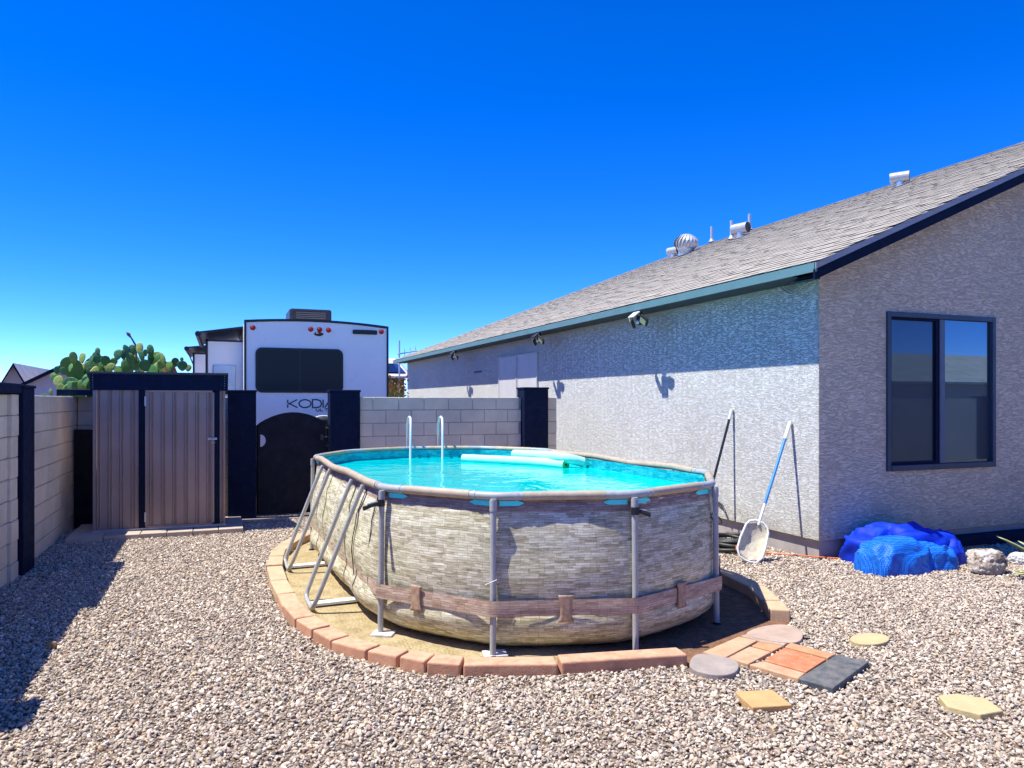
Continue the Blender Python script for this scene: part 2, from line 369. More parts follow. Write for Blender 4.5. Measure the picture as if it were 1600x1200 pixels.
def dust_tops(mt, col, amt):
    nt_ = mt.node_tree; p_ = [n for n in nt_.nodes if n.type == 'BSDF_PRINCIPLED'][0]; src = p_.inputs['Base Color'].links[0].from_socket
    ge = nt_.nodes.new('ShaderNodeNewGeometry'); sx_ = nt_.nodes.new('ShaderNodeSeparateXYZ'); nt_.links.new(ge.outputs['Normal'], sx_.inputs[0])
    no = nt_.nodes.new('ShaderNodeTexNoise'); no.inputs['Scale'].default_value = 16; no.inputs['Detail'].default_value = 6; nt_.links.new(ge.outputs['Position'], no.inputs['Vector'])
    ma_ = nt_.nodes.new('ShaderNodeMath'); ma_.operation = 'MULTIPLY'; nt_.links.new(sx_.outputs[2], ma_.inputs[0]); nt_.links.new(no.outputs[0], ma_.inputs[1])
    ra = nt_.nodes.new('ShaderNodeMapRange'); ra.inputs[1].default_value = .3; ra.inputs[2].default_value = .62; ra.inputs[4].default_value = amt; nt_.links.new(ma_.outputs[0], ra.inputs[0])
    mi_ = nt_.nodes.new('ShaderNodeMix'); mi_.data_type = 'RGBA'; nt_.links.new(ra.outputs[0], mi_.inputs[0]); nt_.links.new(src, mi_.inputs[6]); mi_.inputs[7].default_value = (*col, 1); nt_.links.new(mi_.outputs[2], p_.inputs['Base Color'])
for k_ in ('brick', 'brick_tan'): dust_tops(M[k_], (.66, .42, .26), .7)
for k_ in ('slate', 'paver_terra', 'paver_orange', 'paver_buff', 'flagstone', 'flagstone_grey'): dust_tops(M[k_], (.50, .40, .30), .2)

# ------------------------------------------------------------------ ground
g = MB(); g.add([(-900, -900, -.012), (900, -900, -.012), (900, 1500, -.012), (-900, 1500, -.012)], [(0, 1, 2, 3)])
tag(g.build('ground', M['ground']), kind='structure')

# ------------------------------------------------------------------ pool ring outline
def ringpt(px, py, z=0): p = at(px, py, z=z); return Vector((p.x, p.y))
front_edge = [ringpt(*p) for p in [(417, 897), (422, 920), (433, 942), (441, 961), (461, 984), (488, 1001), (516, 1018), (571, 1035), (622, 1046), (665, 1054), (720, 1058), (875, 1057), (1077, 1040)]]
back_edge = [Vector(p) for p in [(1.55, 10.15), (1.30, 9.95), (1.08, 9.7), (.90, 9.4), (.74, 9.1), (.62, 8.8), (.53, 8.5), (.47, 8.15)]] + [front_edge[0]]
right_edge = [Vector(p) for p in [(1.9, 10.3), (2.25, 10.4), (2.6, 10.42), (2.95, 10.4), (3.3, 10.3), (3.62, 10.12), (3.92, 9.85), (4.16, 9.5), (4.30, 9.1), (4.38, 8.6), (4.42, 8.1), (4.44, 7.5), (4.45, 6.95), (4.47, 6.4), (4.52, 5.78), (4.42, 5.22), (4.22, 4.78), (4.08, 4.52)]]
ring_poly = back_edge[:-1] + front_edge + [Vector((3.2, 4.05)), Vector((3.6, 4.2))] + list(reversed(right_edge))
sand_poly = ring_poly
s = MB(); s.prism([(p.x, p.y) for p in ring_poly], -.02, .006)
tag(s.build('sand_pad', M['sand'], recalc=True), kind='structure')

ring = empty('brick_edging', (2.4, 4.1, 0), 'ring of terracotta edging bricks set in the gravel round the oval pool', 'edging')
def edging(a, b, c_in, h, mat, k, wdt=.15, gap=.006, z0=-.03):
    d = (b - a); L = d.length; d.normalize(); n = Vector((-d.y, d.x))
    if (c_in - (a + b) / 2).dot(n) < 0: n = -n
    a2 = a + d * gap; b2 = b - d * gap
    q = .5 * wdt * min(1, .26)     # inner ends taper a little where the ring curves
    P = [a2, b2, b2 + n * wdt - d * q * .5, a2 + n * wdt + d * q * .5]
    m = MB(); ctr = (P[0] + P[1] + P[2] + P[3]) / 4
    m.prism([((p - ctr).x, (p - ctr).y) for p in P], z0, h)
    o = m.build('brick', mat, ring, bevel=.013, seg=3)
    o.location = (ctr.x - ring.location.x, ctr.y - ring.location.y, 0)
    o.rotation_euler = (R(random.uniform(-1.2, 1.2)), R(random.uniform(-1.2, 1.2)), R(random.uniform(-1.5, 1.5)))
    for p in o.data.polygons: p.use_smooth = False
    return o
CC = Vector((2.55, 7.1))
for i in range(len(back_edge) - 1): edging(back_edge[i], back_edge[i + 1], CC, .085, M['brick_tan'], i)
for i in range(len(front_edge) - 1): edging(front_edge[i], front_edge[i + 1], CC, .075 + random.uniform(0, .012), M['brick_tan'] if i < 2 else M['brick'], i, gap=random.choice((.006, .009, .014)))
for i in range(len(right_edge) - 1): edging(right_edge[i], right_edge[i + 1], CC, .095, M['brick_tan'], i)

# ------------------------------------------------------------------ paving and stepping stones
PAV = []
def slab(name, pts, mat, h, label, cat='paving slab', group='paving slabs by the gap in the ring', bev=.006):
    P = [at(x, y, z=h) for x, y in pts]; c = sum(P, Vector()) / len(P)
    m = MB(); m.prism([(p.x - c.x, p.y - c.y) for p in P], -.02 - 0, h)
    o = m.build(name, mat, bevel=bev, seg=2); o.location = (c.x, c.y, 0)
    tag(o, label, cat, group); PAV.append([(p.x, p.y) for p in P]); return o
def z7(*l): return [(1000 + x / 2.667, 850 + y / 2.667) for x, y in l]
def smooth_poly(pts, n=3):
    for _ in range(n):
        q = []
        for i in range(len(pts)):
            a, b = pts[i], pts[(i + 1) % len(pts)]
            q += [(a[0] * .75 + b[0] * .25, a[1] * .75 + b[1] * .25), (a[0] * .25 + b[0] * .75, a[1] * .25 + b[1] * .75)]
        pts = q
    return pts
slab('flagstone', smooth_poly(z7((425, 378), (480, 348), (560, 333), (625, 336), (682, 362), (676, 402), (630, 412), (540, 402)), 2), M['flagstone'], .035, 'pinkish rounded flagstone behind the small tiles, nearest the ring of bricks')
slab('paving_tile', z7((262, 449), (412, 384), (488, 402), (355, 473)), M['paver_buff'], .03, 'buff tile at the left end of the tiled patch, beside the pool')
slab('paving_tile', z7((420, 381), (458, 370), (620, 406), (600, 421), (495, 402)), M['flagstone'], .028, 'thin pink-buff strip tile along the back of the small tiles')
slab('paving_tile', z7((362, 474), (457, 426), (546, 449), (452, 499)), M['paver_buff'], .03, 'square buff tile between the grey flagstone and the terracotta tile')
slab('paving_tile', z7((464, 423), (500, 404), (597, 424), (552, 446)), M['paver_orange'], .03, 'smallest tile of the patch, orange buff and square')
slab('paving_tile', z7((603, 427), (628, 410), (812, 458), (784, 474)), M['paver_orange'], .03, 'narrow orange strip tile behind the large terracotta tile')
slab('paving_tile', z7((517, 483), (600, 431), (776, 479), (692, 533)), M['paver_terra'], .032, 'large square terracotta red tile beside the dark slate')
slab('paving_tile', z7((455, 501), (513, 487), (688, 537), (660, 559)), M['paver_buff'], .03, 'narrow buff strip tile along the front of the terracotta tile')
slab('slate_slab', z7((657, 560), (820, 459), (955, 488), (805, 600)), M['slate'], .04, 'dark grey slate slab at the right end of the tiled patch')
slab('flagstone', smooth_poly(z7((200, 520), (215, 462), (275, 452), (395, 478), (418, 505), (395, 540), (315, 548)), 2), M['flagstone_grey'], .04, 'greyish rounded flagstone at the end of the long edging brick')
slab('stepping_stone', [(1359 + 31 * math.cos(a * math.pi / 12), 997.5 + 9 * math.sin(a * math.pi / 12)) for a in range(24)], M['stone_yellow'], .03, 'round pale yellow stepping stone lying in the gravel', 'stepping stone', 'stepping stones in the gravel')
slab('stepping_stone', [(1148, 1080), (1207, 1077), (1238, 1101), (1176, 1105)], M['paver_tan'], .035, 'square orange-tan stepping stone in front of the tiled patch', 'stepping stone', 'stepping stones in the gravel')
slab('stepping_stone', [(1466, 1086), (1495, 1083), (1541, 1091), (1568, 1110), (1532, 1116), (1480, 1103)], M['stone_yellow'], .04, 'six-sided beige stepping stone at the right of the yard', 'stepping stone', 'stepping stones in the gravel')

# ------------------------------------------------------------------ gravel (geometry nodes over the open ground)
def inside(p, poly):
    c = False; n = len(poly); x, y = p
    for i in range(n):
        x1, y1 = poly[i][0], poly[i][1]; x2, y2 = poly[(i + 1) % n][0], poly[(i + 1) % n][1]
        if (y1 > y) != (y2 > y) and x < (x2 - x1) * (y - y1) / (y2 - y1) + x1: c = not c
    return c
ring_t = [(p.x, p.y) for p in ring_poly]
ringbb = ring_t
S = .06; gm = MB(); nx0, nx1, ny0, ny1 = int(-1.86 / S), int(10.5 / S), int(2.2 / S), int(11.4 / S)
vid = {}
def vi(i, j):
    if (i, j) not in vid: vid[(i, j)] = len(gm.v); gm.v.append((i * S, j * S, 0))
    return vid[(i, j)]
PB = [(min(p[0] for p in q), max(p[0] for p in q), min(p[1] for p in q), max(p[1] for p in q), q) for q in PAV]
for i in range(nx0, nx1):
    for j in range(ny0, ny1):
        x, y = (i + .5) * S, (j + .5) * S
        Z = SI * x + CO * y; X = CO * x - SI * y
        if abs(X) > Z * .69 + .8 or Z < 3.1: continue
        if x > 5.93 and y > 6.16: continue
        if y > 10.17 and -1.7 < x < .15: continue
        if y > 11.2 and not (.5 < x < 1.5 or 5.2 < x): continue
        if inside((x, y), ringbb): continue
        if any(b[0] < x < b[1] and b[2] < y < b[3] and inside((x, y), b[4]) for b in PB): continue
        gm.f.append((vi(i, j), vi(i + 1, j), vi(i + 1, j + 1), vi(i, j + 1))); gm.m.append(0); gm.sm.append(False)
gravel = gm.build('gravel', M['ground'], recalc=False); tag(gravel, kind='stuff')
pcoll = bpy.data.collections.new('pebble_kinds')
for k in range(7):
    bm = bmesh.new(); bmesh.ops.create_icosphere(bm, subdivisions=2, radius=1)
    rs = random.Random(k); ph = [rs.uniform(0, 6) for _ in range(6)]
    sx, sy, sz = rs.uniform(.85, 1.35), rs.uniform(.7, .95), rs.uniform(.38, .62)
    dirs = [Vector((rs.uniform(-1, 1), rs.uniform(-1, 1), rs.uniform(-1, 1))).normalized() for _ in range(7)]
    for q in bm.verts:
        n = q.co.copy(); m_ = 1
        for d in dirs:                     # chipped flats
            c_ = n.dot(d)
            if c_ > .72: m_ = min(m_, .76 / c_)
        q.co = n * m_; q.co.x *= sx; q.co.y *= sy; q.co.z *= sz
    me = bpy.data.meshes.new('pebble'); bm.to_mesh(me); bm.free(); me.materials.append(M['pebble'])
    for p in me.polygons: p.use_smooth = True
    pcoll.objects.link(bpy.data.objects.new('pebble', me))
ng = bpy.data.node_groups.new('gravel_scatter', 'GeometryNodeTree')
ng.interface.new_socket('Geometry', in_out='INPUT', socket_type='NodeSocketGeometry'); ng.interface.new_socket('Geometry', in_out='OUTPUT', socket_type='NodeSocketGeometry')
N = ng.nodes.new; Lk = ng.links.new
gi, go = N('NodeGroupInput'), N('NodeGroupOutput')
dist = N('GeometryNodeDistributePointsOnFaces'); dist.distribute_method = 'RANDOM'; dist.inputs['Density'].default_value = 5000; dist.inputs['Seed'].default_value = 3
ci = N('GeometryNodeCollectionInfo'); ci.inputs['Collection'].default_value = pcoll; ci.inputs['Separate Children'].default_value = True; ci.inputs['Reset Children'].default_value = True
ins = N('GeometryNodeInstanceOnPoints'); ins.inputs['Pick Instance'].default_value = True
def rv(dt, lo, hi, seed):
    x = N('FunctionNodeRandomValue'); x.data_type = dt
    ix = {'FLOAT': (2, 3), 'FLOAT_VECTOR': (0, 1)}[dt]
    x.inputs[ix[0]].default_value = lo; x.inputs[ix[1]].default_value = hi; x.inputs['Seed'].default_value = seed
    return x.outputs[1] if dt == 'FLOAT' else x.outputs[0]
Lk(gi.outputs[0], dist.inputs[0])
sp = N('GeometryNodeSetPosition'); Lk(dist.outputs[0], sp.inputs['Geometry']); Lk(rv('FLOAT_VECTOR', (-.01, -.01, -.010), (.01, .01, .014), 5), sp.inputs['Offset'])
Lk(sp.outputs[0], ins.inputs['Points']); Lk(ci.outputs[0], ins.inputs['Instance'])
Lk(rv('FLOAT_VECTOR', (-.9, -.9, 0), (.9, .9, 6.28), 9), ins.inputs['Rotation'])
pw = N('ShaderNodeMath'); pw.operation = 'POWER'; Lk(rv('FLOAT', 0., 1., 11), pw.inputs[0]); pw.inputs[1].default_value = 3.0
mr = N('ShaderNodeMath'); mr.operation = 'MULTIPLY_ADD'; Lk(pw.outputs[0], mr.inputs[0]); mr.inputs[1].default_value = .0125; mr.inputs[2].default_value = .0062
Lk(mr.outputs[0], ins.inputs['Scale'])
jo = N('GeometryNodeJoinGeometry'); Lk(ins.outputs[0], jo.inputs[0]); Lk(gi.outputs[0], jo.inputs[0]); Lk(jo.outputs[0], go.inputs[0])
mod = gravel.modifiers.new('scatter', 'NODES'); mod.node_group = ng
# sprinkled grit on the sand
# ------------------------------------------------------------------ block walls
def blk_mesh(name, L, H=.193, T=.15, mat='block'):
    m = MB(); m.box((-L / 2, -T / 2, 0), (L / 2, T / 2, H)); return m.mesh(name, M[mat], bevel=.006)
BM = {}
def block_wall(root, x0, length, rows, z0, axis, facec, T=.15, joint=.007, Lb=.4, odd0=0):
    """axis 'u' or 'v': direction the wall runs; facec: the coordinate of its centre plane"""
    H = .2; rx, ry = root.location.x, root.location.y
    c = MB()
    a, b = (x0, facec - T / 2 + .008), (x0 + length, facec + T / 2 - .008)
    if axis == 'v': a, b = (facec - T / 2 + .008, x0), (facec + T / 2 - .008, x0 + length)
    c.box((a[0] + .004 - rx, a[1] + .004 - ry, z0 - .1), (b[0] - .004 - rx, b[1] - .004 - ry, z0 + rows * H - .014))
    c.build('mortar', M['mortar'], root)
    for r in range(rows):
        s0 = x0 - (Lb / 2 if (r + odd0) % 2 else 0)
        while s0 < x0 + length - .03:
            a_, b_ = max(s0, x0), min(s0 + Lb, x0 + length); s0 += Lb
            Lk_ = round(b_ - a_ - joint, 3)
            if Lk_ < .04: continue
            key = (Lk_, T)
            if key not in BM: BM[key] = blk_mesh('block', Lk_, T=T)
            o = obj('block', BM[key], root); mid = (a_ + b_) / 2; jit = random.uniform(-.002, .0025)
            zz = z0 + r * H
            if axis == 'u': o.location = (mid - rx, facec + jit - ry, zz)
            else: o.location = (facec + jit - rx, mid - ry, zz); o.rotation_euler.z = R(90)
            o.rotation_euler.x = R(random.uniform(-.25, .25)); o.rotation_euler.y = R(random.uniform(-.15, .15))
WZ = -.03
wl = empty('block_wall', (-1.92, 8, 0), 'shaded grey block wall along the left side of the yard', 'wall')
block_wall(wl, 5.05, 3.36, 9, WZ, 'v', -1.92)
block_wall(wl, 8.92, 3.0, 9, WZ, 'v', -1.92, odd0=1)
wl2 = empty('block_wall', (-1.92, 1, 0), 'grey block wall beside the camera, left of the yard', 'wall')
block_wall(wl2, 1.2, 3.4, 9, WZ, 'v', -1.92)
m = MB(); m.box((-.073, -4.3, -.03), (.073, .19, 1.77)); m.build('wall_stretch', M['block'], wl2)
wb = empty('block_wall', (3.3, 11.375, 0), 'grey block wall behind the pool between two navy posts', 'wall')
block_wall(wb, 1.965, 2.64, 9, WZ, 'u', 11.375, odd0=1)
wc = empty('block_wall', (5.15, 11.375, 0), 'short stub of grey block wall right of the navy post by the house', 'wall')
block_wall(wc, 5.045, .205, 9, WZ, 'u', 11.375)
wd_ = empty('block_wall', (-.9, 11.78, 0), 'grey block wall in the corner behind the shed', 'wall')
block_wall(wd_, -1.84, 2.2, 9, WZ, 'u', 11.83)
def post(x0, x1, y0, y1, z, label, name='wall_post', cap=True, hid=None):
    o = empty(name, ((x0 + x1) / 2, (y0 + y1) / 2, 0), label, 'post', 'navy posts of the block walls')
    m = MB(); dx, dy = (x1 - x0) / 2, (y1 - y0) / 2
    m.box((-dx, -dy, -.05), (dx, dy, z - .03)); m.build('shaft', M['navy'], o, bevel=.006)
    m = MB(); m.box((-dx - .012, -dy - .012, z - .03), (dx + .012, dy + .012, z)); m.build('cap', M['navy'], o, bevel=.004)
    return o
post(-2.02, -1.775, 8.43, 8.90, 1.86, 'navy post standing in the left block wall, nearest the camera of the visible ones')
pb = MB(); pb.box((-.1, -.11, -.03), (.1, .11, 1.74))
pil = empty('pilaster', (-1.90, 8.28, 0), 'rough grey pilaster of split blocks beside the left navy post', 'pilaster')
for r in range(9):
    m = MB(); j = random.uniform(-.006, .006); m.box((-.12, -.125, 0), (.088 + j, .125, .196)); o = m.build('block', M['block'], pil, bevel=.006); o.location = (0, random.uniform(-.006, .006), WZ + r * .2)
post(-2.02, -1.775, 4.62, 5.03, 1.86, 'navy post in the left block wall beside the camera')
m = MB(); m.box((-.12, -.75, 0), (.13, .62, .09)); o = m.build('coping_beam', M['navy'], bevel=.006); o.location = (-1.91, 7.78, 1.778)
tag(o, 'navy cap board on top of the left block wall before the post', 'cap board')
m = MB(); m.box((-.34, -.20, 0), (.30, .20, .08)); o = m.build('coping_beam', M['navy'], bevel=.006); o.location = (-1.70, 11.68, 1.782)
tag(o, 'navy cap board on the wall corner behind the shed', 'cap board')
post(.10, .48, 11.22, 11.62, 1.86, 'navy gate post between the shed and the gate')
post(1.515, 1.958, 11.22, 11.50, 1.87, 'wide navy gate post right of the arched gate')
post(4.61, 5.04, 11.18, 11.50, 1.93, 'navy wall post nearest the house, right of the block wall')

m = MB(); m.box((-.17, -.02, 0), (.20, .02, 1.32)); o = m.build('shade_panel', M['navy_wood'], bevel=.004); o.location = (-1.66, 11.45, 0)  # added dark board in place of the shade that fills this corner
tag(o, 'added dark panel standing in for the shade in the gap between the shed and the left wall corner', 'panel')
# arched gate
gt = empty('garden_gate', (1.0, 11.30, 0), 'black arched gate between two navy posts, with a half-round hand hole', 'gate')
gx0, gx1 = -.515, .505
def arch(x): 
    tt = (x - gx0) / (gx1 - gx0); return 1.35 + .19 * math.sin(math.pi * max(0, min(1, tt))) ** .8
pts = [(gx0, .06), (gx1, .06)]
for k in range(17):
    x = gx1 + (gx0 - gx1) * k / 16; pts.append((x, arch(x)))
# hand hole at the left edge: a half disc bitten from the panel
hole = [(gx0 + .055, 1.22)] + [(gx0 + .055 + .075 * math.sin(a * math.pi / 8), 1.13 + .09 * math.cos(a * math.pi / 8)) for a in range(0, 9)]
bm = bmesh.new()
outer_v = [bm.verts.new((x, 0, z)) for x, z in pts]; hv = [bm.verts.new((x, 0, z)) for x, z in hole[1:]]
es = [bm.edges.new((outer_v[i], outer_v[(i + 1) % len(outer_v)])) for i in range(len(outer_v))] + [bm.edges.new((hv[i], hv[(i + 1) % len(hv)])) for i in range(len(hv))]
bmesh.ops.triangle_fill(bm, edges=es, use_beauty=True)
r_ = bmesh.ops.extrude_face_region(bm, geom=list(bm.faces)); bmesh.ops.translate(bm, vec=(0, .03, 0), verts=[e for e in r_['geom'] if isinstance(e, bmesh.types.BMVert)])
bmesh.ops.recalc_face_normals(bm, faces=bm.faces)
me = bpy.data.meshes.new('gate_panel'); bm.to_mesh(me); bm.free(); me.materials.append(M['navy_wood']); obj('gate_panel', me, gt)
m = MB(); m.tube([(gx0 + .03, -.012, .08), (gx0 + .03, -.012, 1.36)], .015); m.build('frame_tube', M['navy_wood'], gt)
m = MB(); m.tube([(gx1 - .03, -.012, .08), (gx1 - .03, -.012, 1.36)], .015); m.build('frame_tube', M['navy_wood'], gt)
for zz in (1.30, 1.05, .3):
    m = MB(); m.tube([(gx1 - .05, -.03, zz), (gx1 + .02, -.03, zz)], .018, 8); m.tube([(gx1 - .005, -.03, zz - .05), (gx1 - .005, -.03, zz + .05)], .016, 8); m.build('hinge', M['black'], gt)
m = MB(); m.tube([(gx1 - .1, -.04, 1.17), (gx1 - .02, -.04, 1.17)], .012, 8); m.box((gx1 - .12, -.05, 1.13), (gx1 - .08, -.02, 1.21)); m.build('latch', M['black'], gt)
m = MB(); m.box((-.9, -.10, 0), (.55, .10, .03)); o = m.build('threshold', M['pale_concrete'], bevel=.005); o.location = (1.0, 11.16, 0)
tag(o, 'low beige concrete threshold strip in front of the arched gate', 'threshold')

# ------------------------------------------------------------------ shed
sh = empty('garden_shed', (-.70, 10.5, .07), 'brown ribbed steel shed with navy frame standing on a paver pad', 'shed')
def sx(u): return u + .70
SHH = 1.775     # wall top above pad
def ribbed(x0, x1, z0, z1, nr, y=0, name='wall_panel', par=None, parent=None):
    n = nr; prof = []; wdt = (x1 - x0) / n
    for k in range(n):
        a = x0 + k * wdt
        prof += [(a, y), (a + wdt * .28, y), (a + wdt * .36, y - .014), (a + wdt * .42, y - .014), (a + wdt * .5, y + .004), (a + wdt * .56, y + .004), (a + wdt * .62, y - .010), (a + wdt * .68, y)]
    prof.append((x1, y))
    m = MB(); m.grid([[(x, yy, z0) for x, yy in prof], [(x, yy, z1) for x, yy in prof], [(x, yy + .01, z1) for x, yy in prof], [(x, yy + .01, z0) for x, yy in prof], [(x, yy, z0) for x, yy in prof]], smooth=False)
    return m.build(name, M['steel'], parent, recalc=False)
ribbed(sx(-1.474), sx(-.96), .0, SHH, 4, parent=sh)
ribbed(sx(-.005), sx(.063), .0, SHH, 1, parent=sh)
door = ribbed(sx(-.88), sx(-.072), .035, SHH - .01, 6, y=-.012, name='door', parent=sh)
m = MB()
for a, b in (((sx(-.88), -.032, SHH - .03), (sx(-.072), -.016, SHH)), ((sx(-.88), -.032, .02), (sx(-.072), -.016, .045)), ((sx(-.885), -.032, .02), (sx(-.87), -.016, SHH)), ((sx(-.095), -.032, .02), (sx(-.072), -.016, SHH))): m.box(a, b)
m.build('door_frame', M['steel'], door)
for zz in (.16, 1.63):
    m = MB(); m.box((sx(-.893), -.045, zz - .06), (sx(-.873), -.03, zz + .06)); m.build('hinge', M['galv'], door)
m = MB(); m.box((sx(-.15), -.05, 1.125), (sx(-.04), -.034, 1.155)); m.tube([(sx(-.115), -.055, 1.14), (sx(-.06), -.055, 1.14)], .007, 8)
m.tube([(sx(-.085), -.06, 1.12), (sx(-.105), -.06, 1.09), (sx(-.08), -.06, 1.075), (sx(-.065), -.06, 1.1)], .006, 6); m.build('hasp', M['galv'], door)
for a, b in ((-.96, -.88), (-.072, -.005)):
    m = MB(); m.box((sx(a), -.024, 0), (sx(b), .02, SHH + .01)); m.build('post', M['navy_trim'], sh, bevel=.003)
m = MB(); m.box((sx(-1.50), -.04, SHH - .005), (sx(.09), -.02, SHH + .205)); m.build('fascia', M['navy'], sh, bevel=.003)
for sgn in (-1, 1):
    for zz in range(6):
        m = MB(); xx = sx(-1.47) if sgn < 0 else sx(.055); m.tube([(xx, -.046, SHH + .025 + zz * .032), (xx, -.038, SHH + .025 + zz * .032)], .004, 6); m.build('screw', M['galv'], sh)
DEP = .68
for xs in (sx(-1.474), sx(.053)):
    m = MB(); m.add([(xs, .01, 0), (xs, DEP, 0), (xs, DEP, SHH - .08), (xs, .01, SHH + .15), (xs + .01, .01, 0), (xs + .01, DEP, 0), (xs + .01, DEP, SHH - .08), (xs + .01, .01, SHH + .15)],
                    [(0, 1, 2, 3), (4, 5, 6, 7), (0, 1, 5, 4), (1, 2, 6, 5), (2, 3, 7, 6), (3, 0, 4, 7)]); m.build('side_panel', M['steel'], sh)
m = MB(); m.box((sx(-1.474), DEP, 0), (sx(.063), DEP + .01, SHH - .08)); m.build('rear_panel', M['steel'], sh)
m = MB(); m.add([(sx(-1.54), -.07, SHH + .205), (sx(.10), -.07, SHH + .205), (sx(.10), DEP + .06, SHH - .05), (sx(-1.54), DEP + .06, SHH - .05), (sx(-1.54), -.07, SHH + .225), (sx(.10), -.07, SHH + .225), (sx(.10), DEP + .06, SHH - .03), (sx(-1.54), DEP + .06, SHH - .03)],
                [(0, 1, 2, 3), (4, 5, 6, 7), (0, 1, 5, 4), (1, 2, 6, 5), (2, 3, 7, 6), (3, 0, 4, 7)]); m.build('roof', simple('shed_roof', (.05, .07, .085), .5, var=.1), sh)
m = MB(); m.box((sx(-1.48), -.03, -.002), (sx(.07), -.004, .022)); m.build('base_rail', M['galv'], sh)
pad = empty('paver_pad', (-.75, 10.5, 0), 'strip of beige concrete pavers under the steel shed', 'paving')
xx = -1.72; k = 0
while xx < .10:
    wd = .40 if k < 2 else .30
    for yy, dd in ((10.17, .34), (10.52, .4), (10.93, .35)):
        m = MB(); m.box((-wd / 2 + .004, 0, -.03), (wd / 2 - .004, dd - .006, .068)); o = m.build('paver', M['pale_concrete'], pad, bevel=.006, seg=2)
        o.location = (xx + wd / 2 + .75, yy - 10.5 + random.uniform(-.008, .008), random.uniform(-.003, .001)); o.rotation_euler.z = R(random.uniform(-.8, .8))
    xx += wd; k += 1

# ------------------------------------------------------------------ house
U0, V0, V1 = 5.97, 6.20, 25.0
EAVE_U, EAVE_V0, EAVE_V1, EAVE_Z, PITCH, RU = 5.57, 5.82, 25.4, 3.11, .424, 12.3
RZ = EAVE_Z + PITCH * (RU - EAVE_U); EU2 = 2 * RU - EAVE_U; UE = 2 * RU - U0
ho = empty('house', (U0, V0, 0), 'grey stucco house with grey shingle roof along the right side of the yard', 'house')
def H(p): return (p[0] - U0, p[1] - V0, p[2])
def hb(m, a, b, mi=0): return m.box(H(a), H(b), mi)
ZB = .205
# side wall
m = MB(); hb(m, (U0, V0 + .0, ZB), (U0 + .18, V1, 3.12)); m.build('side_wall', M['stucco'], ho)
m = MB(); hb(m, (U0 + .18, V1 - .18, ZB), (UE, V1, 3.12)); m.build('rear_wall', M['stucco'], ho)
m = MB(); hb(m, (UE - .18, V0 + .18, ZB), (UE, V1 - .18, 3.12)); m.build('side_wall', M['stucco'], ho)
# gable wall with a window opening
WX0, WX1, WZ0, WZ1 = 6.93, 8.675, .915, 2.705
def roofz(u): return EAVE_Z - .06 + PITCH * ((u if u < RU else 2 * RU - u) - EAVE_U)
m = MB()
def gpoly(pts):
    n = len(pts); vs = [H((p[0], V0 - .003, p[1])) for p in pts] + [H((p[0], V0 + .18, p[1])) for p in pts]
    m.add(vs, [tuple(range(n)), tuple(reversed(range(n, 2 * n)))] + [(i, (i + 1) % n, n + (i + 1) % n, n + i) for i in range(n)])
gpoly([(U0 + .17, ZB), (WX0, ZB), (WX0, roofz(WX0)), (U0 + .17, roofz(U0 + .17))])
hb(m, (U0 + .0, V0 - .003, ZB), (U0 + .17, V0 + .003, 3.14))
gpoly([(WX0, ZB), (WX1, ZB), (WX1, WZ0), (WX0, WZ0)])
gpoly([(WX0, WZ1), (WX1, WZ1), (WX1, roofz(WX1)), (WX0, roofz(WX0))])
gpoly([(WX1, ZB), (UE, ZB), (UE, roofz(UE)), (RU, roofz(RU)), (WX1, roofz(WX1))])
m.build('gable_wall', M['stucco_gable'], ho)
m = MB(); hb(m, (U0 + .05, V0 + .05, -.1), (UE - .05, V1 - .05, ZB)); m.build('foundation', M['foundation'], ho)
m = MB(); hb(m, (7.6, V0 - .14, 0), (12.5, V0 + .04, .13)); o = m.build('ledge', M['navy_trim'], ho, bevel=.02)
# window
wf = MB()
a = .055
for p, q in (((WX0, V0 - .03, WZ0), (WX0 + a, V0 + .05, WZ1)), ((WX1 - a, V0 - .03, WZ0), (WX1, V0 + .05, WZ1)), ((WX0 + a, V0 - .03, WZ1 - a), (WX1 - a, V0 + .05, WZ1)), ((WX0 + a, V0 - .035, WZ0), (WX1 - a, V0 + .05, WZ0 + a + .01))): hb(wf, p, q)
win = wf.build('window', simple('window_frame_paint', (.035, .05, .075), .45, var=.15), ho, bevel=.004)
MX = 7.80
fr_m = simple('sash_paint', (.10, .12, .16), .4, var=.1)
m = MB()
for p, q in (((MX - .10, V0 - .005, WZ0 + a + .01), (MX - .045, V0 + .03, WZ1 - a)), ((WX0 + a, V0 - .002, WZ0 + a + .01), (WX0 + a + .03, V0 + .03, WZ1 - a)), ((WX0 + a + .03, V0 - .002, WZ1 - a - .03), (MX - .10, V0 + .03, WZ1 - a)), ((WX0 + a + .03, V0 - .002, WZ0 + a + .01), (MX - .10, V0 + .03, WZ0 + a + .045))): hb(m, p, q)
m.build('sash', M['navy_trim'], win)
m = MB(); hb(m, (MX - .045, V0 - .018, WZ0 + a + .012), (MX + .035, V0 + .03, WZ1 - a - .002)); m.build('meeting_stile', fr_m, win, bevel=.004)
m = MB(); hb(m, (WX0 + a + .03, V0 + .018, WZ0 + a + .04), (MX - .1, V0 + .022, WZ1 - a - .03)); m.build('pane', M['glass_dark'], win)
m = MB(); hb(m, (MX + .035, V0 + .010, WZ0 + a + .012), (WX1 - a, V0 + .014, WZ1 - a - .002)); m.build('pane', M['glass'], win)
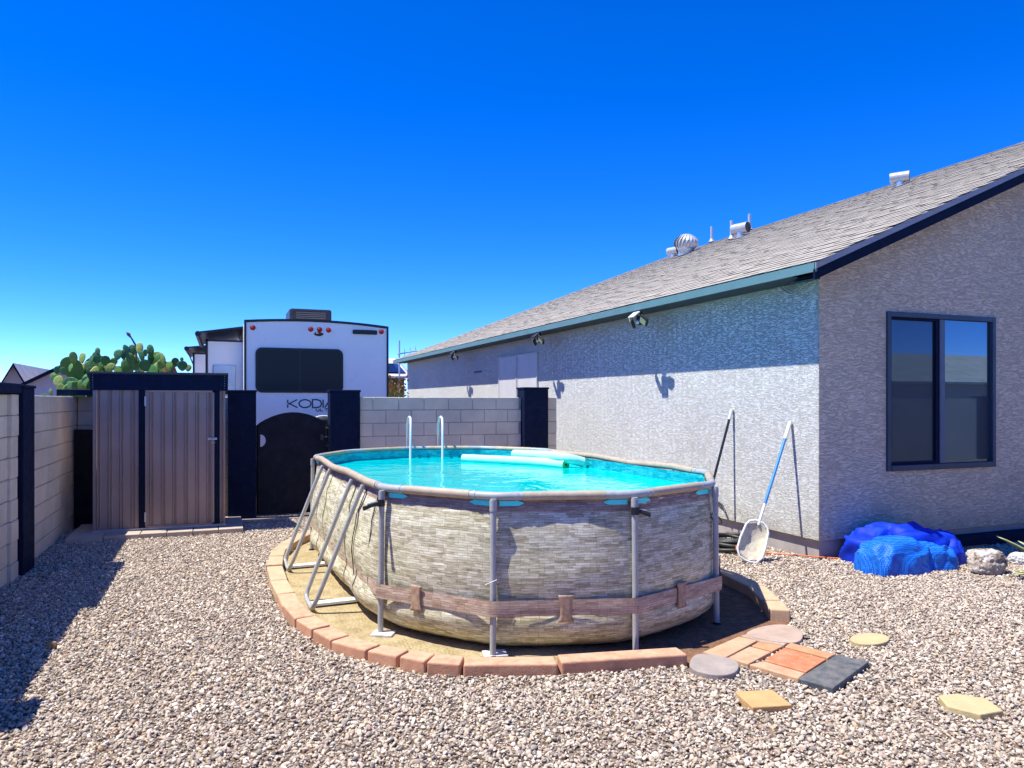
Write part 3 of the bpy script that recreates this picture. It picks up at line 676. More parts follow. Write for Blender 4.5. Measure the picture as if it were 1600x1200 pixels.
# covered window in the side wall
cw = None
for k, (va, vb) in enumerate(((13.72, 14.80), (14.83, 15.93))):
    m = MB(); hb(m, (U0 - .035, va, .95), (U0 - .003, vb, 2.69)); pn = m.build('window_screen', M['tan_panel'], ho, bevel=.004)
    m = MB(); hb(m, (U0 - .045, va, 2.66), (U0 - .036, vb, 2.69)); hb(m, (U0 - .045, va, .95), (U0 - .036, va + .03, 2.66)); hb(m, (U0 - .045, vb - .03, .95), (U0 - .036, vb, 2.66)); m.build('frame', M['tan_panel'], pn)
# roof deck
T_ = .03
def rz(u): return EAVE_Z + PITCH * ((u if u < RU else 2 * RU - u) - EAVE_U)
hv = EAVE_V1 - (RU - EAVE_U)
m = MB()
A, B, C_, D = (EAVE_U, EAVE_V0, EAVE_Z), (RU, EAVE_V0, RZ), (RU, hv, RZ), (EAVE_U, EAVE_V1, EAVE_Z); E_, F_ = (EU2, EAVE_V0, EAVE_Z), (EU2, EAVE_V1, EAVE_Z)
top = [A, B, C_, D, E_, F_]; vs = [H((p[0], p[1], p[2] - .008)) for p in top] + [H((p[0], p[1], p[2] - .05)) for p in top]
fs = [(0, 1, 2, 3), (1, 4, 5, 2), (3, 2, 5)]
m.add(vs, fs + [tuple(i + 6 for i in reversed(f)) for f in fs] + [(0, 1, 7, 6), (1, 4, 10, 7), (4, 5, 11, 10), (5, 3, 9, 11), (3, 0, 6, 9)])
rf = m.build('roof', M['shingle'], ho)
# shingle courses on the slope that faces the yard
nrow = 52; du = (RU - EAVE_U) / nrow; ang = math.atan(PITCH); expo = du / math.cos(ang)
sm_ = MB(); TW = .21
sb = MB(); sb.add([(-TW / 2 + .002, -.012, .004), (TW / 2 - .002, -.012, .004), (TW / 2 - .002, expo + .02, -.002), (-TW / 2 + .002, expo + .02, -.002), (-TW / 2 + .002, -.012, .0095), (TW / 2 - .002, -.012, .0095), (TW / 2 - .002, expo + .02, .001), (-TW / 2 + .002, expo + .02, .001)],
                  [(0, 1, 5, 4), (4, 5, 6, 7), (1, 2, 6, 5), (3, 0, 4, 7)])
sb.m = [1, 0, 0, 0]
sh_me = [sb.mesh('shingle', [M['shingle'], M['shingle_edge']], recalc=False)]
tabs = []
for r in range(nrow):
    u0 = EAVE_U + r * du - .0; vmax = EAVE_V1 - (u0 - EAVE_U); vv = EAVE_V0 - .01 + TW / 2 + (.07 if r % 2 else 0) + (.035 if r % 3 else 0) - .07
    while vv < vmax:
        jit = random.choice((0, 0, .0, .004)); tabs.append((u0 + random.uniform(-.004, .004), vv, EAVE_Z + PITCH * (u0 - EAVE_U) + jit)); vv += TW + random.uniform(0, .0)
tabs = [q for q in tabs if q[1] > EAVE_V0 - .01 + TW / 2 - .001 or True]
rotm = Matrix.Rotation(0, 3, 'Z')
X_ = Vector((0, -1, 0)); Y_ = Vector((math.cos(ang), 0, math.sin(ang))); Z_ = Vector((-math.sin(ang), 0, math.cos(ang)))
RM = Matrix((X_, Y_, Z_)).transposed()
if RM.determinant() < 0: RM = Matrix((-X_, Y_, Z_)).transposed()
def ckey(q):
    X = CO * q[0] - SI * q[1]; Z = SI * q[0] + CO * q[1]
    return (0 if abs(X) / Z < .68 else 1, Z + 0.0)
tabs.sort(key=ckey)
eul = RM.to_euler()
for q in tabs[:290]:
    o = obj('shingle', sh_me[0], rf); o.location = H(q); o.rotation_euler = eul
for q in tabs[290:]:
    L_ = Vector(H(q)); sm_.add([RM @ Vector(p) + L_ for p in sb.v], sb.f); sm_.m[-4:] = sb.m
o = sm_.build('shingle_courses', [M['shingle'], M['shingle_edge']], rf, recalc=False); tag(o, kind='stuff')
# ridge and hip caps
m = MB(); m.add([H((RU - .14, EAVE_V0 - .01, RZ - .045)), H((RU, EAVE_V0 - .01, RZ + .006)), H((RU + .14, EAVE_V0 - .01, RZ - .045)), H((RU - .14, hv, RZ - .045)), H((RU, hv, RZ + .006)), H((RU + .14, hv, RZ - .045))], [(0, 1, 4, 3), (1, 2, 5, 4)]); m.build('ridge_cap', M['shingle'], rf)
# fascia, rake boards, soffit
m = MB(); hb(m, (EAVE_U - .012, EAVE_V0, EAVE_Z - .105), (EAVE_U + .012, EAVE_V1, EAVE_Z - .012)); m.build('eave_fascia', M['fascia'], ho)
m = MB()
for sgn in (1,):
    for (zt, zb, y0, y1, mi) in ((-.012, -.075, EAVE_V0 - .012, EAVE_V0 + .012, 0), (-.075, -.185, EAVE_V0 + .004, EAVE_V0 + .028, 1)):
        for (ua, ub) in ((EAVE_U - .012, RU), (EU2 + .012, RU)):
            vs = [H((ua, y0, EAVE_Z + zt - .004)), H((ub, y0, RZ + zt)), H((ub, y0, RZ + zb)), H((ua, y0, EAVE_Z + zb - .004))] + [H((ua, y1, EAVE_Z + zt - .004)), H((ub, y1, RZ + zt)), H((ub, y1, RZ + zb)), H((ua, y1, EAVE_Z + zb - .004))]
            m.add(vs, [(0, 1, 2, 3), (7, 6, 5, 4), (0, 4, 5, 1), (1, 5, 6, 2), (2, 6, 7, 3), (3, 7, 4, 0)], mi)
m.build('rake_board', [M['rake_paint'], M['navy_trim']], ho)
m = MB()
for (ua, ub) in ((EAVE_U + .012, RU), (EU2 - .012, RU)):
    vs = [H((ua, EAVE_V0 + .03, rz(ua) - .175)), H((ub, EAVE_V0 + .03, RZ - .18)), H((ub, V0, RZ - .18)), H((ua, V0, rz(ua) - .175))]
    m.add(vs, [(0, 1, 2, 3)]); m.add([(p[0], p[1], p[2] + .02) for p in vs], [(3, 2, 1, 0)])
m.build('rake_soffit', M['soffit'], ho)
m = MB(); hb(m, (EAVE_U + .012, V0 - .0, EAVE_Z - .10), (U0 + .0, V1 + .35, EAVE_Z - .085)); m.build('eave_soffit', M['soffit'], ho)
m = MB(); q_ = [(EAVE_U + .014, EAVE_Z - .10), (U0 + .01, EAVE_Z - .10), (U0 + .01, rz(U0) - .12), (EAVE_U + .014, EAVE_Z - .07)]
m.add([H((a_, V0 - .01, b_)) for a_, b_ in q_] + [H((a_, V0 + .01, b_)) for a_, b_ in q_], [(0, 1, 2, 3), (4, 5, 6, 7), (0, 1, 5, 4), (1, 2, 6, 5), (2, 3, 7, 6), (3, 0, 4, 7)]); m.build('soffit_return', M['soffit'], ho)
# vents and pipes on the roof
def roof_at(px, py):
    p = at(px, py, roof=True)
    if p.x > RU - .15: f = (RU - .15); s_ = f / p.x; p = Vector((f, p.y * s_, rz(f)))
    return p
def flash(m, w_=.22):
    vs = [RM @ Vector((x, y, z)) for x in (-w_, w_) for y in (-w_, w_) for z in (.018, .024)]
    m.add(vs, [(0, 1, 3, 2), (4, 6, 7, 5), (0, 4, 5, 1), (2, 3, 7, 6), (1, 5, 7, 3)])
def vent_part(name, loc, mat='galv'):
    return loc
p = roof_at(1072, 397)
m = MB(); flash(m, .3); m.lathe([(.20, -.1), (.20, .13), (.215, .15)], n=24)
tv = m.build('turbine_vent', M['galv'], rf); tv.location = H(p)
tv.scale = (1, 1, .85)
m = MB(); m.lathe([(.0, .60), (.10, .595), (.12, .575)], n=20); m.lathe([(.215, .15), (.225, .16)], n=24); m.build('vent_cap', M['galv'], tv)
for k in range(20):
    a0 = 2 * math.pi * k / 20; rows = []
    for j in range(9):
        tt = j / 8; zz = .16 + .42 * tt; rr = .10 + .19 * math.sin(math.pi * (.22 + .72 * tt)) ** .9
        tw = a0 + .5 * tt; rows.append([(rr * math.cos(tw), rr * math.sin(tw), zz), ((rr + .035 * math.sin(math.pi * tt)) * math.cos(tw + .27), (rr + .035 * math.sin(math.pi * tt)) * math.sin(tw + .27), zz)])
    m = MB(); m.grid(rows); m.build('fin', M['vent_grey'], tv)
def hood(px, py, s_=1.0, rot=0.):
    p = roof_at(px, py); m = MB(); flash(m, .2 * s_)
    m.lathe([(.11 * s_, -.1), (.11 * s_, .22 * s_)], n=18)
    o = m.build('hood_vent', M['galv'], rf); o.location = H(p)
    m = MB(); n = 14; rr = .15 * s_; L_ = .5 * s_; rows = []
    for y in (-L_ / 2, L_ / 2):
        rows.append([(rr * math.cos(math.pi * 2 * k / n), y, .26 * s_ + rr * math.sin(math.pi * 2 * k / n)) for k in range(n)])
    m.grid(rows, closed=True); m.add(rows[1], [tuple(range(n))])
    q = m.build('hood', M['vent_grey'], o); q.rotation_euler.z = rot
    m = MB(); m.lathe([(.0, 0), (rr * .9, .002)], n=n); q2 = m.build('opening', M['black'], q); q2.location = (0, -L_ / 2 + .02, .26 * s_); q2.rotation_euler.x = R(90)
hood(1052, 402, .68, .3); hood(1157, 371, .8, .3); hood(1406, 291, .62, .6)
for px, py, hh in ((1112, 378, .44), (1143, 376, .46), (1171, 360, .42)):
    p = roof_at(px, py); m = MB(); m.lathe([(.10, .03), (.06, .07), (.045, .12)], n=14); m.tube([(0, 0, -.05), (0, 0, hh)], .036, 12); o = m.build('vent_pipe', M['vent_grey'], rf); o.location = H(p)
# cable loop under the eave
cp = [(U0 - .03, V0 + .55 - .028 * k, 2.995 - .0 - .10 * math.sin(math.pi * k / 14)) for k in range(15)]
m = MB(); m.tube([H(p) for p in cp], .008, 6); m.tube([H((p[0] - .01, p[1] - .06, p[2] - .01 + .02)) for p in cp[:9]], .007, 6); m.build('cable', simple('grey_cable', (.4, .42, .42), .6), ho)
m = MB(); m.box(H((U0 - .03, 17.2, 2.42)), H((U0 - .001, 17.75, 2.44))); m.build('trim_strip', M['navy_trim'], ho)
m = MB(); m.tube([H((U0 - .02, 7.95, .42)), H((U0 - .03, 7.80, .38)), H((U0 - .05, 7.72, .30))], .012, 6); m.tube([H((U0 - .06, 7.95, .42)), H((U0, 7.95, .42))], .022, 8); m.build('hose_tap', M['black'], ho)

# floodlights under the eave
def flood(v, lab, far=False):
    o = empty('flood_light', (5.60, v, 2.985), lab, 'floodlight', 'solar floodlights under the eave')
    m = MB(); m.box((-.02, -.03, -.06), (.02, .03, .0)); m.tube([(0, 0, -.05), (-.05, 0, -.10)], .018, 8); m.build('bracket', M['black'], o)
    Mx = Matrix.Translation((-.10, 0, -.05)) @ Matrix.Rotation(R(-38), 4, 'Y')
    m = MB(); m.box((-.065, -.085, -.01), (.065, .085, .01), M=Mx); m.build('solar_panel', M['white_metal'] if not far else M['black'], o, bevel=.004)
    m = MB(); m.box((-.035, -.05, -.19), (.02, .05, -.09)); b_ = m.build('sensor_head', M['black'], o, bevel=.008)
    m = MB(); m.lathe([(.0, .03), (.02, .024), (.03, .0)], n=12); q = m.build('sensor', M['white_plastic'], b_); q.location = (-.035, 0, -.155); q.rotation_euler = (0, R(-100), 0)
    for sgn in (-1, 1):
        Mh = Matrix.Translation((-.03, sgn * .155, -.14)) @ Matrix.Rotation(R(sgn * 28), 4, 'X') @ Matrix.Rotation(R(-22), 4, 'Z') @ Matrix.Rotation(R(-34), 4, 'Y')
        m = MB(); m.box((-.025, -.085, -.065), (.02, .085, .065), M=Mh); hd = m.build('lamp_head', M['black'], o, bevel=.008)
        m = MB(); m.box((-.03, -.066, -.048), (-.0255, .066, .048), M=Mh); m.build('lens', M['led'], hd)
    return o
flood(9.23, 'solar floodlight under the eave nearest the corner of the house')
flood(12.83, 'solar floodlight under the eave, middle one of three, near the covered window', True)
flood(18.2, 'farthest solar floodlight under the eave, left of the covered window', True)

# ------------------------------------------------------------------ the pool
def vec(a): return Vector((math.cos(R(a)), math.sin(R(a))))
Cc = .945; ROT = 2; PA = Vector((1.12, 5.40))
V = [PA]
for d in (-54, -18, 18, 54): V.append(V[-1] + Cc * vec(d + ROT))
LS = 3.30
V.append(V[-1] + LS * vec(90 + ROT))
for d in (126, 162, 198, 234): V.append(V[-1] + Cc * vec(d + ROT))
NV = len(V); PC = sum(V, Vector((0, 0))) / NV
RIM = 1.07
pool = empty('swimming_pool', (PC.x, PC.y, 0), 'oval above-ground pool with stacked-stone pattern wall and grey tube frame', 'pool')
def Lp(p, z=None):
    return Vector((p[0] - PC.x, p[1] - PC.y, p[2] if z is None else z))
EN = []
for i in range(NV):
    d = (V[(i + 1) % NV] - V[i]).normalized(); EN.append(Vector((d.y, -d.x)))
VN = [(EN[i - 1] + EN[i]).normalized() for i in range(NV)]
samples = []      # (pos, normal, longness, t, edge, arclength)
arc = 0
for i in range(NV):
    a, b = V[i], V[(i + 1) % NV]; L_ = (b - a).length; lg = L_ > 1.5; n = 60 if lg else 20
    for k in range(n):
        t_ = k / n; p = a.lerp(b, t_)
        if not lg: N_ = VN[i].lerp(VN[(i + 1) % NV], t_).normalized()
        else:
            q = min(1, t_ * L_ / .5); q2 = min(1, (1 - t_) * L_ / .5)
            N_ = (VN[i].lerp(EN[i], q) if q < 1 else (VN[(i + 1) % NV].lerp(EN[i], q2) if q2 < 1 else EN[i])).normalized()
        samples.append((p, N_, lg, t_, i, arc + L_ * t_))
    arc += L_
def lerp_tab(z, tab):
    for (z0, a), (z1, b) in zip(tab, tab[1:]):
        if z <= z1:
            q = (z - z0) / (z1 - z0); q = q * q * (3 - 2 * q); return a + (b - a) * q
    return tab[-1][1]
OFF = [(0, -.26), (.02, -.15), (.06, -.075), (.12, -.025), (.2, .0), (.27, -.004), (.325, -.012), (.38, -.005), (.5, .0), (.8, -.008), (.98, -.022), (1.03, -.03), (1.07, -.03)]
BUL = [(0, .2), (.02, .55), (.06, .9), (.12, 1.1), (.2, 1.2), (.28, 1.02), (.325, .92), (.37, 1.02), (.5, 1.1), (.8, .75), (.98, .3), (1.03, .1), (1.07, 0)]
def wall_pt(s_, z):
    p, N_, lg, t_, i, ar = s_
    if lg:
        L_ = LS; e = min(1, t_ * L_ / .55, (1 - t_) * L_ / .55); sag = .10 * (1 - (1 - e) ** 2)
        # pulled in a touch behind each pair of side supports
        for c_ in (.235, .70): sag -= .018 * math.exp(-((t_ - c_) * L_ / .22) ** 2)
    else: sag = .062 * (4 * t_ * (1 - t_)) ** .8
    wr = .004 * math.sin(ar * 9 + z * 7) * math.sin(z * 3.1) + .0025 * math.sin(ar * 31 + z * 11)
    o = lerp_tab(z, OFF) + sag * lerp_tab(z, BUL) + wr
    return Vector((p.x + N_.x * o - PC.x, p.y + N_.y * o - PC.y, z))
def uv_grid(name, zs, fn, mat, parent, uvs=1.0, inner=False):
    ns = len(samples); me = bpy.data.meshes.new(name); vs = []; fs = []; uv = []
    for z in zs:
        for s_ in samples + [samples[0]]: vs.append(tuple(fn(s_, z)))
    m_ = ns + 1
    for i in range(len(zs) - 1):
        for k in range(ns): fs.append((i * m_ + k, i * m_ + k + 1, (i + 1) * m_ + k + 1, (i + 1) * m_ + k))
    me.from_pydata(vs, [], fs); l = me.uv_layers.new(name='UVMap'); arcs = [s_[5] for s_ in samples] + [arc]
    for p in me.polygons:
        p.use_smooth = True
        for li in p.loop_indices:
            vi_ = me.loops[li].vertex_index; l.data[li].uv = (arcs[vi_ % m_] * uvs, zs[vi_ // m_] * uvs)
    me.materials.append(mat); return obj(name, me, parent)
uv_grid('outer_wall', [0, .006, .02, .04, .07, .1, .14, .18, .22, .26, .3, .34, .38, .43, .5, .58, .66, .74, .82, .9, .955], wall_pt, M['liner'], pool)
uv_grid('wall_band', [.955, .98, 1.0, 1.02, 1.045], wall_pt, M['liner_brown'], pool)
def inner_pt(s_, z):
    q = wall_pt(s_, 1.03); n = s_[1]; return Vector((q.x - n.x * .012, q.y - n.y * .012, z))
uv_grid('inner_wall', [.60, .8, .95, 1.045], inner_pt, M['liner_blue'], pool)
# rim: grey joints at the corners, sleeves of vinyl over the tubes between
RR = .028
def V3(p, z): return Lp((p.x, p.y, z))
JL = .20
for i in range(NV):
    a, b = V[i], V[(i + 1) % NV]; d = (b - a).normalized(); L_ = (b - a).length
    pts = [V3(a + d * (JL - .01), RIM - .004), V3(b - d * (JL - .01), RIM - .004)]
    if L_ > 1.5:
        pts = [V3(a + d * (JL - .01 + (L_ - 2 * JL) * q / 8) + EN[i] * .02 * math.sin(math.pi * q / 8), RIM - .004 + .012 * math.sin(q * 1.7) * (1 if q % 2 else -.3)) for q in range(9)]
    m = MB(); m.tube(pts, RR + .003, 14); m.build('rim_sleeve', M['sleeve'], pool)
    pd = (a - V[i - 1]).normalized()
    pts = [V3(a - pd * JL, RIM - .004)] + [V3(a - pd * .09 * (1 - q / 4) ** 1 + d * .09 * (q / 4) - VN[i] * 0 + VN[i] * (-.012) * math.sin(math.pi * q / 4) * 0, RIM - .004) if False else V3((a - pd * .09).lerp(a, q / 4).lerp(a.lerp(a + d * .09, q / 4), q / 4), RIM - .004) for q in range(5)] + [V3(a + d * JL, RIM - .004)]
    m = MB(); m.tube(pts, RR, 14); j = m.build('rim_joint', M['pool_tube'], pool)
    for s_, e in ((-1, pd), (1, d)):
        c = a + e * s_ * (JL - .05); m = MB(); m.tube([V3(c - e * .012, RIM - .004), V3(c + e * .012, RIM - .004)], RR + .003, 14); m.build('collar', M['pool_tube'], j)
    # turquoise liner showing through the sleeve cut-outs either side of the leg
    for s_, e, en in ((-1, -pd, EN[i - 1]), (1, d, EN[i])):
        m = MB(); rows = []
        nseg = 8
        zc = RIM - .055
        for q in range(nseg + 1):
            x = .035 + .165 * q / nseg; hh = .017 * min(1, (1 - q / nseg) * 4 + .15, 1) 
            c = a + e * x - en * .0; off = .014
            rows.append([V3(c + en * (-.012), zc + hh), V3(c + en * (-.012), zc - hh)])
        m.grid(rows, smooth=False); o = m.build('sleeve_cutout', M['slot'], pool, recalc=False)
        sol = o.modifiers.new('thickness', 'SOLIDIFY'); sol.thickness = .004; sol.offset = 0
# legs
for i in range(NV):
    c = V[i] + VN[i] * .022; b0 = V[i] + VN[i] * .035
    m = MB(); m.tube([V3(b0, .0), V3(c, RIM - .02)], .021, 12); lg_ = m.build('leg', M['pool_tube'], pool)
    m = MB(); m.tube([V3(c, RIM - .10 + 0), V3(c, RIM - .03)], .026, 12); m.build('leg_socket', M['pool_tube'], lg_)
    m = MB(); m.tube([V3(b0, .0), V3(b0, .02)], .031, 12); m.build('foot_cap', M['black'], lg_)
# side supports: bent U tubes with a flat strap to the pool floor
for side, (ei, v0_) in (('l', (9, 0)), ('r', (4, 0))):
    a = V[ei]; b = V[(ei + 1) % NV]; d = (b - a).normalized(); n = EN[ei]
    for c_ in ((.76, .30) if side == 'l' else (.24, .70)):
        mid = a.lerp(b, c_)
        m = MB(); w2 = .225; dn = -d if side == 'r' else d
        P_ = []
        topz = RIM - .04
        sft = (d * .12 if side == 'l' else -d * .12)
        def q3(off_d, off_n, z, k): return V3(mid + d * off_d - sft * k + n * off_n, z)
        pts = [q3(-w2, .035, topz, 0), q3(-w2, .07, topz - .08, 0.05), q3(-w2 + .0, .36, .17, .9), q3(-w2 + .02, .40, .07, 1), q3(-w2 + .07, .405, .03, 1), q3(w2 - .07, .405, .03, 1), q3(w2 - .02, .40, .07, 1), q3(w2, .36, .17, .9), q3(w2, .07, topz - .08, 0.05), q3(w2, .035, topz, 0)]
        # round the corners
        for _ in range(2):
            q = [pts[0]]
            for x0, x1 in zip(pts, pts[1:]): q += [x0.lerp(x1, .2), x0.lerp(x1, .8)]
            q.append(pts[-1]); pts = q
        m.tube(pts, .019, 12); su = m.build('side_support', M['pool_tube'], pool)
        c0 = mid - sft; m = MB()
        for o_ in (-w2 + .03, w2 - .10):
            pass
        f0 = c0 + n * .41; f1 = c0 - n * .02
        e_ = d * (w2 - .04)
        vs = [V3(f0 - e_, .022), V3(f0 + e_, .022), V3(f1 + e_, .022), V3(f1 - e_, .022)]
        vs = [V3(f0 - d * .05, .02), V3(f0 + d * .05, .02), V3(f1 + d * .05, .02), V3(f1 - d * .05, .02)]
        m.add(vs + [q + Vector((0, 0, .02)) for q in vs], [(3, 2, 1, 0), (4, 5, 6, 7), (0, 1, 5, 4), (1, 2, 6, 5), (2, 3, 7, 6), (3, 0, 4, 7)])
        m.build('base_strap', M['white_plastic'], su)
# belt
zs_b = [.272, .29, .325, .36, .378]
ns = len(samples)
def belt_pt(s_, z):
    p, N_, lg, t_, i, ar = s_
    base = .074 if not lg else .078
    if not lg:
        nn = EN[i]; va, vb = V[i] + VN[i] * base, V[(i + 1) % NV] + VN[(i + 1) % NV] * base
        q = va.lerp(vb, t_); w_ = wall_pt((p, N_, lg, t_, i, ar), .325) + Vector((PC.x, PC.y, 0)); w2_ = Vector((w_.x, w_.y)) + N_ * .006
        if (w2_ - PC).dot(N_) > (q - PC).dot(N_): q = w2_
    else:
        w_ = wall_pt(s_, .325) + Vector((PC.x, PC.y, 0)); q = Vector((w_.x, w_.y)) + N_ * .006
        e = min(t_ * LS, (1 - t_) * LS) / .25
        if e < 1:
            vtx = i if t_ < .5 else (i + 1) % NV; va = V[vtx] + VN[vtx] * base; q = va.lerp(q, e) if e < 1 else q
    q = q + N_ * .002 * math.cos((z - .325) * 60)
    return Lp((q.x, q.y, z + .006 * math.sin(ar * 1.3)))
uv_grid('belt', zs_b, belt_pt, M['strap_wood'], pool, 1.0)
wood_b = simple('buckle_vinyl', (.38, .25, .17), .6, var=.4, vs=30)
for (ei, t_) in ((0, .38), (1, .5), (2, .47), (3, .5), (5, .5), (6, .5), (7, .5), (8, .5)):
    p = V[ei].lerp(V[(ei + 1) % NV], t_); s_ = (p, VN[ei].lerp(VN[(ei + 1) % NV], t_).normalized(), False, t_, ei, 0)
    N_ = s_[1]; tg = Vector((-N_.y, N_.x)); rows = []
    for z in (.235, .25, .275, .325, .375, .40, .415):
        row = []
        hw = .052 if (z < .26 or z > .39) else .040
        for k in range(5):
            x = -hw + 2 * hw * k / 4
            b_ = belt_pt(s_, .325); ww = wall_pt(s_, z); o_ = max(b_.to_2d().dot(N_), ww.to_2d().dot(N_)) + .006
            base_t = b_.to_2d().dot(tg); q = N_ * o_ + tg * (base_t + x); row.append((q.x, q.y, z))
        rows.append(row)
    m = MB(); m.grid(rows); o = m.build('belt_buckle', wood_b, pool, recalc=False)
    sol = o.modifiers.new('thickness', 'SOLIDIFY'); sol.thickness = .006; sol.offset = 1
# black clamp arms on two legs, wire loop on another
def arm(i, dirv, ln, name='clamp_arm'):
    c = V[i] + VN[i] * .03; z = .955; m = MB(); d = Vector(dirv).normalized()
    m.tube([V3(c, z), V3(c + d * ln * .5, z - .006), V3(c + d * ln, z - .022)], [.014, .013, .017], 8)
    m.tube([V3(c, z - .02), V3(c, z + .03)], .029, 10)
    o = m.build('clamp', M['black'], pool)
    m = MB(); m.tube([V3(c + d * .03, z + .016), V3(c + d * ln * .8, z + .004)], .006, 6); m.build('clamp_bar', M['galv'], o)
arm(0, (-.95, -.45), .15); arm(2, (.85, -.3), .10)
c = V[1] + VN[1] * .05
m = MB(); m.tube([V3(c + Vector((.02 * math.cos(q / 12 * 6.283) + .045, 0)), .545 + .055 * math.sin(q / 12 * 6.283)) for q in range(12)], .003, 6, closed=True); m.tube([V3(c + Vector((-.05, 0)), .49), V3(c + Vector((.03, -.01)), .52)], .003, 6); m.build('wire_loop', M['galv'], pool)
for dx, z_, L_ in ((-.045, .83, .10),):
    c = V[3] + VN[3] * .05; m = MB(); m.tube([V3(c + Vector((.05 * math.cos(q / 12 * 6.283), .03)), .80 + .03 * math.sin(q / 12 * 6.283) - .03 * math.cos(q / 12 * 6.283)) for q in range(12)], .004, 6, closed=True); m.build('cable_tie', M['black'], pool)
for i_, tq in ((9, .82), (9, .93)):   # black cords hanging down the side wall
    s_ = min(samples, key=lambda q: (abs(q[4] - i_) * 100 + abs(q[3] - tq)))
    m = MB(); m.tube([wall_pt(s_, z) + Vector((s_[1].x, s_[1].y, 0)) * .008 + Vector((0, .05 * math.sin(z * 4), 0)) for z in (.3, .4, .5, .6, .7, .8, .9, 1.0)], .004, 6); m.build('cord', M['black'], pool)
# foot pads
for i in (0, 1):
    c = V[i] + VN[i] * .06; m = MB(); m.box((-.08, -.06, 0), (.08, .06, .018)); o = m.build('foot_pad', M['white_rock'], bevel=.004); o.location = (c.x + .04, c.y - (.02 if i == 0 else -.05), .004); o.rotation_euler.z = R(-30 + 20 * i)
    tag(o, 'flat white pad under the pool leg at the near left corner' if i == 0 else 'flat white pad under the front pool leg, second from the left', 'foot pad', 'flat pads under pool legs')
# water
WL = .945
m = MB(); m.add([tuple(inner_pt(s_, WL)) for s_ in samples], [tuple(range(len(samples)))]); wt = m.build('water', M['water'], recalc=False); wt.location = (PC.x, PC.y, 0); tag(wt, kind='structure')
m = MB(); m.add([tuple(inner_pt(s_, .58)) for s_ in samples], [tuple(range(len(samples)))]); m.build('pool_floor', M['liner_blue'], pool, recalc=False)
# pool noodles
def noodle(pts, label, group='foam noodles floating in the pool'):
    P = [Vector(p) for p in pts]; c = P[len(P) // 2]; o = empty('pool_noodle', (c.x, c.y, WL), label, 'pool noodle', group)
    L_ = [p - Vector((c.x, c.y, WL)) for p in P]
    for _ in range(2):
        q = [L_[0]]
        for x0, x1 in zip(L_, L_[1:]): q += [x0.lerp(x1, .25), x0.lerp(x1, .75)]
        q.append(L_[-1]); L_ = q
    m = MB(); m.tube(L_, .056, 14, caps=False); m.build('foam_tube', M['noodle'], o)
    d = (L_[-1] - L_[-2]).normalized(); m = MB(); m.tube([L_[-1] - d * .002, L_[-1] + d * .003], .0555, 14); m.build('end_face', M['noodle_core'], o)
    m = MB(); m.tube([L_[-1] + d * .002, L_[-1] + d * .006], .014, 10); m.build('hollow', M['black'], o)
def wz(px, py): 
    p = at(px, py, z=WL + .035); return p
noodle([wz(724, 716.5), wz(780, 719), wz(840, 722), wz(884, 726)], 'long mint foam noodle floating nearer the front of the pool')
wq = lambda x, y, z: at(x, y, z=WL + z)
noodle([wq(804, 709.5, .09), wq(850, 711.5, .11), wq(880, 714.5, .12), wq(911, 722, .06)], 'bent mint foam noodle with bright green end, behind the long one')
# skimmer box clipped on the far rim
p = at(848, 703, z=RIM); sk = empty('pool_skimmer', (p.x, p.y - .12, .93), 'small white skimmer box hanging inside the far rim', 'skimmer')
m = MB(); m.box((-.13, -.06, 0), (.13, .05, .11)); m.build('box', M['white_plastic'], sk, bevel=.012)
for x in (-.07, 0, .07): m = MB(); m.box((x - .022, -.066, .03), (x + .022, -.061, .08)); m.build('slot', M['black'], sk)
p = at(1045, 744, z=WL); fl = empty('chlorine_floater', (p.x, p.y, WL), 'white floating dispenser near the right end of the pool', 'floater')
m = MB(); m.lathe([(0, .05), (.03, .045), (.035, .01), (.10, .008), (.11, -.01), (.05, -.03)], n=18); m.build('float_body', M['white_plastic'], fl)
# ladder across the far rim
pl = V[7].lerp(V[6], .08); dL = (V[6] - V[7]).normalized(); nL = EN[6]
lad = empty('pool_ladder', (pl.x, pl.y, 0), 'white A-frame ladder straddling the far rim of the pool', 'ladder')
for s_ in (0, 1):
    b_ = dL * (.42 * s_) - dL * .1
    pts = []
    for nn, z in ((-.33, .62), (-.22, 1.20), (-.17, 1.38), (-.08, 1.47), (.0, 1.49), (.08, 1.47), (.15, 1.38), (.20, 1.2), (.42, .02)):
        q = b_ + nL * nn - dL * (.06 * max(0, min(1, (nn + .1) / .25))); pts.append((q.x, q.y, z))
    m = MB(); m.tube(pts, .016, 10); m.build('rail', M['white_metal'], lad)
    q0, q1 = b_ + nL * -.21, b_ + nL * .20; m = MB(); m.tube([(q0.x, q0.y, 1.22), (q1.x, q1.y, 1.16)], .012, 8); m.build('brace', M['galv'], lad)
for zz, nn in ((.25, .37), (.5, .31), (.75, .27), (.76, -.28)):
    q0, q1 = -dL * .1 + nL * nn, dL * .32 + nL * nn; m = MB(); m.tube([(q0.x, q0.y, zz), (q1.x, q1.y, zz)], .02, 8); m.build('tread', M['white_plastic'], lad)

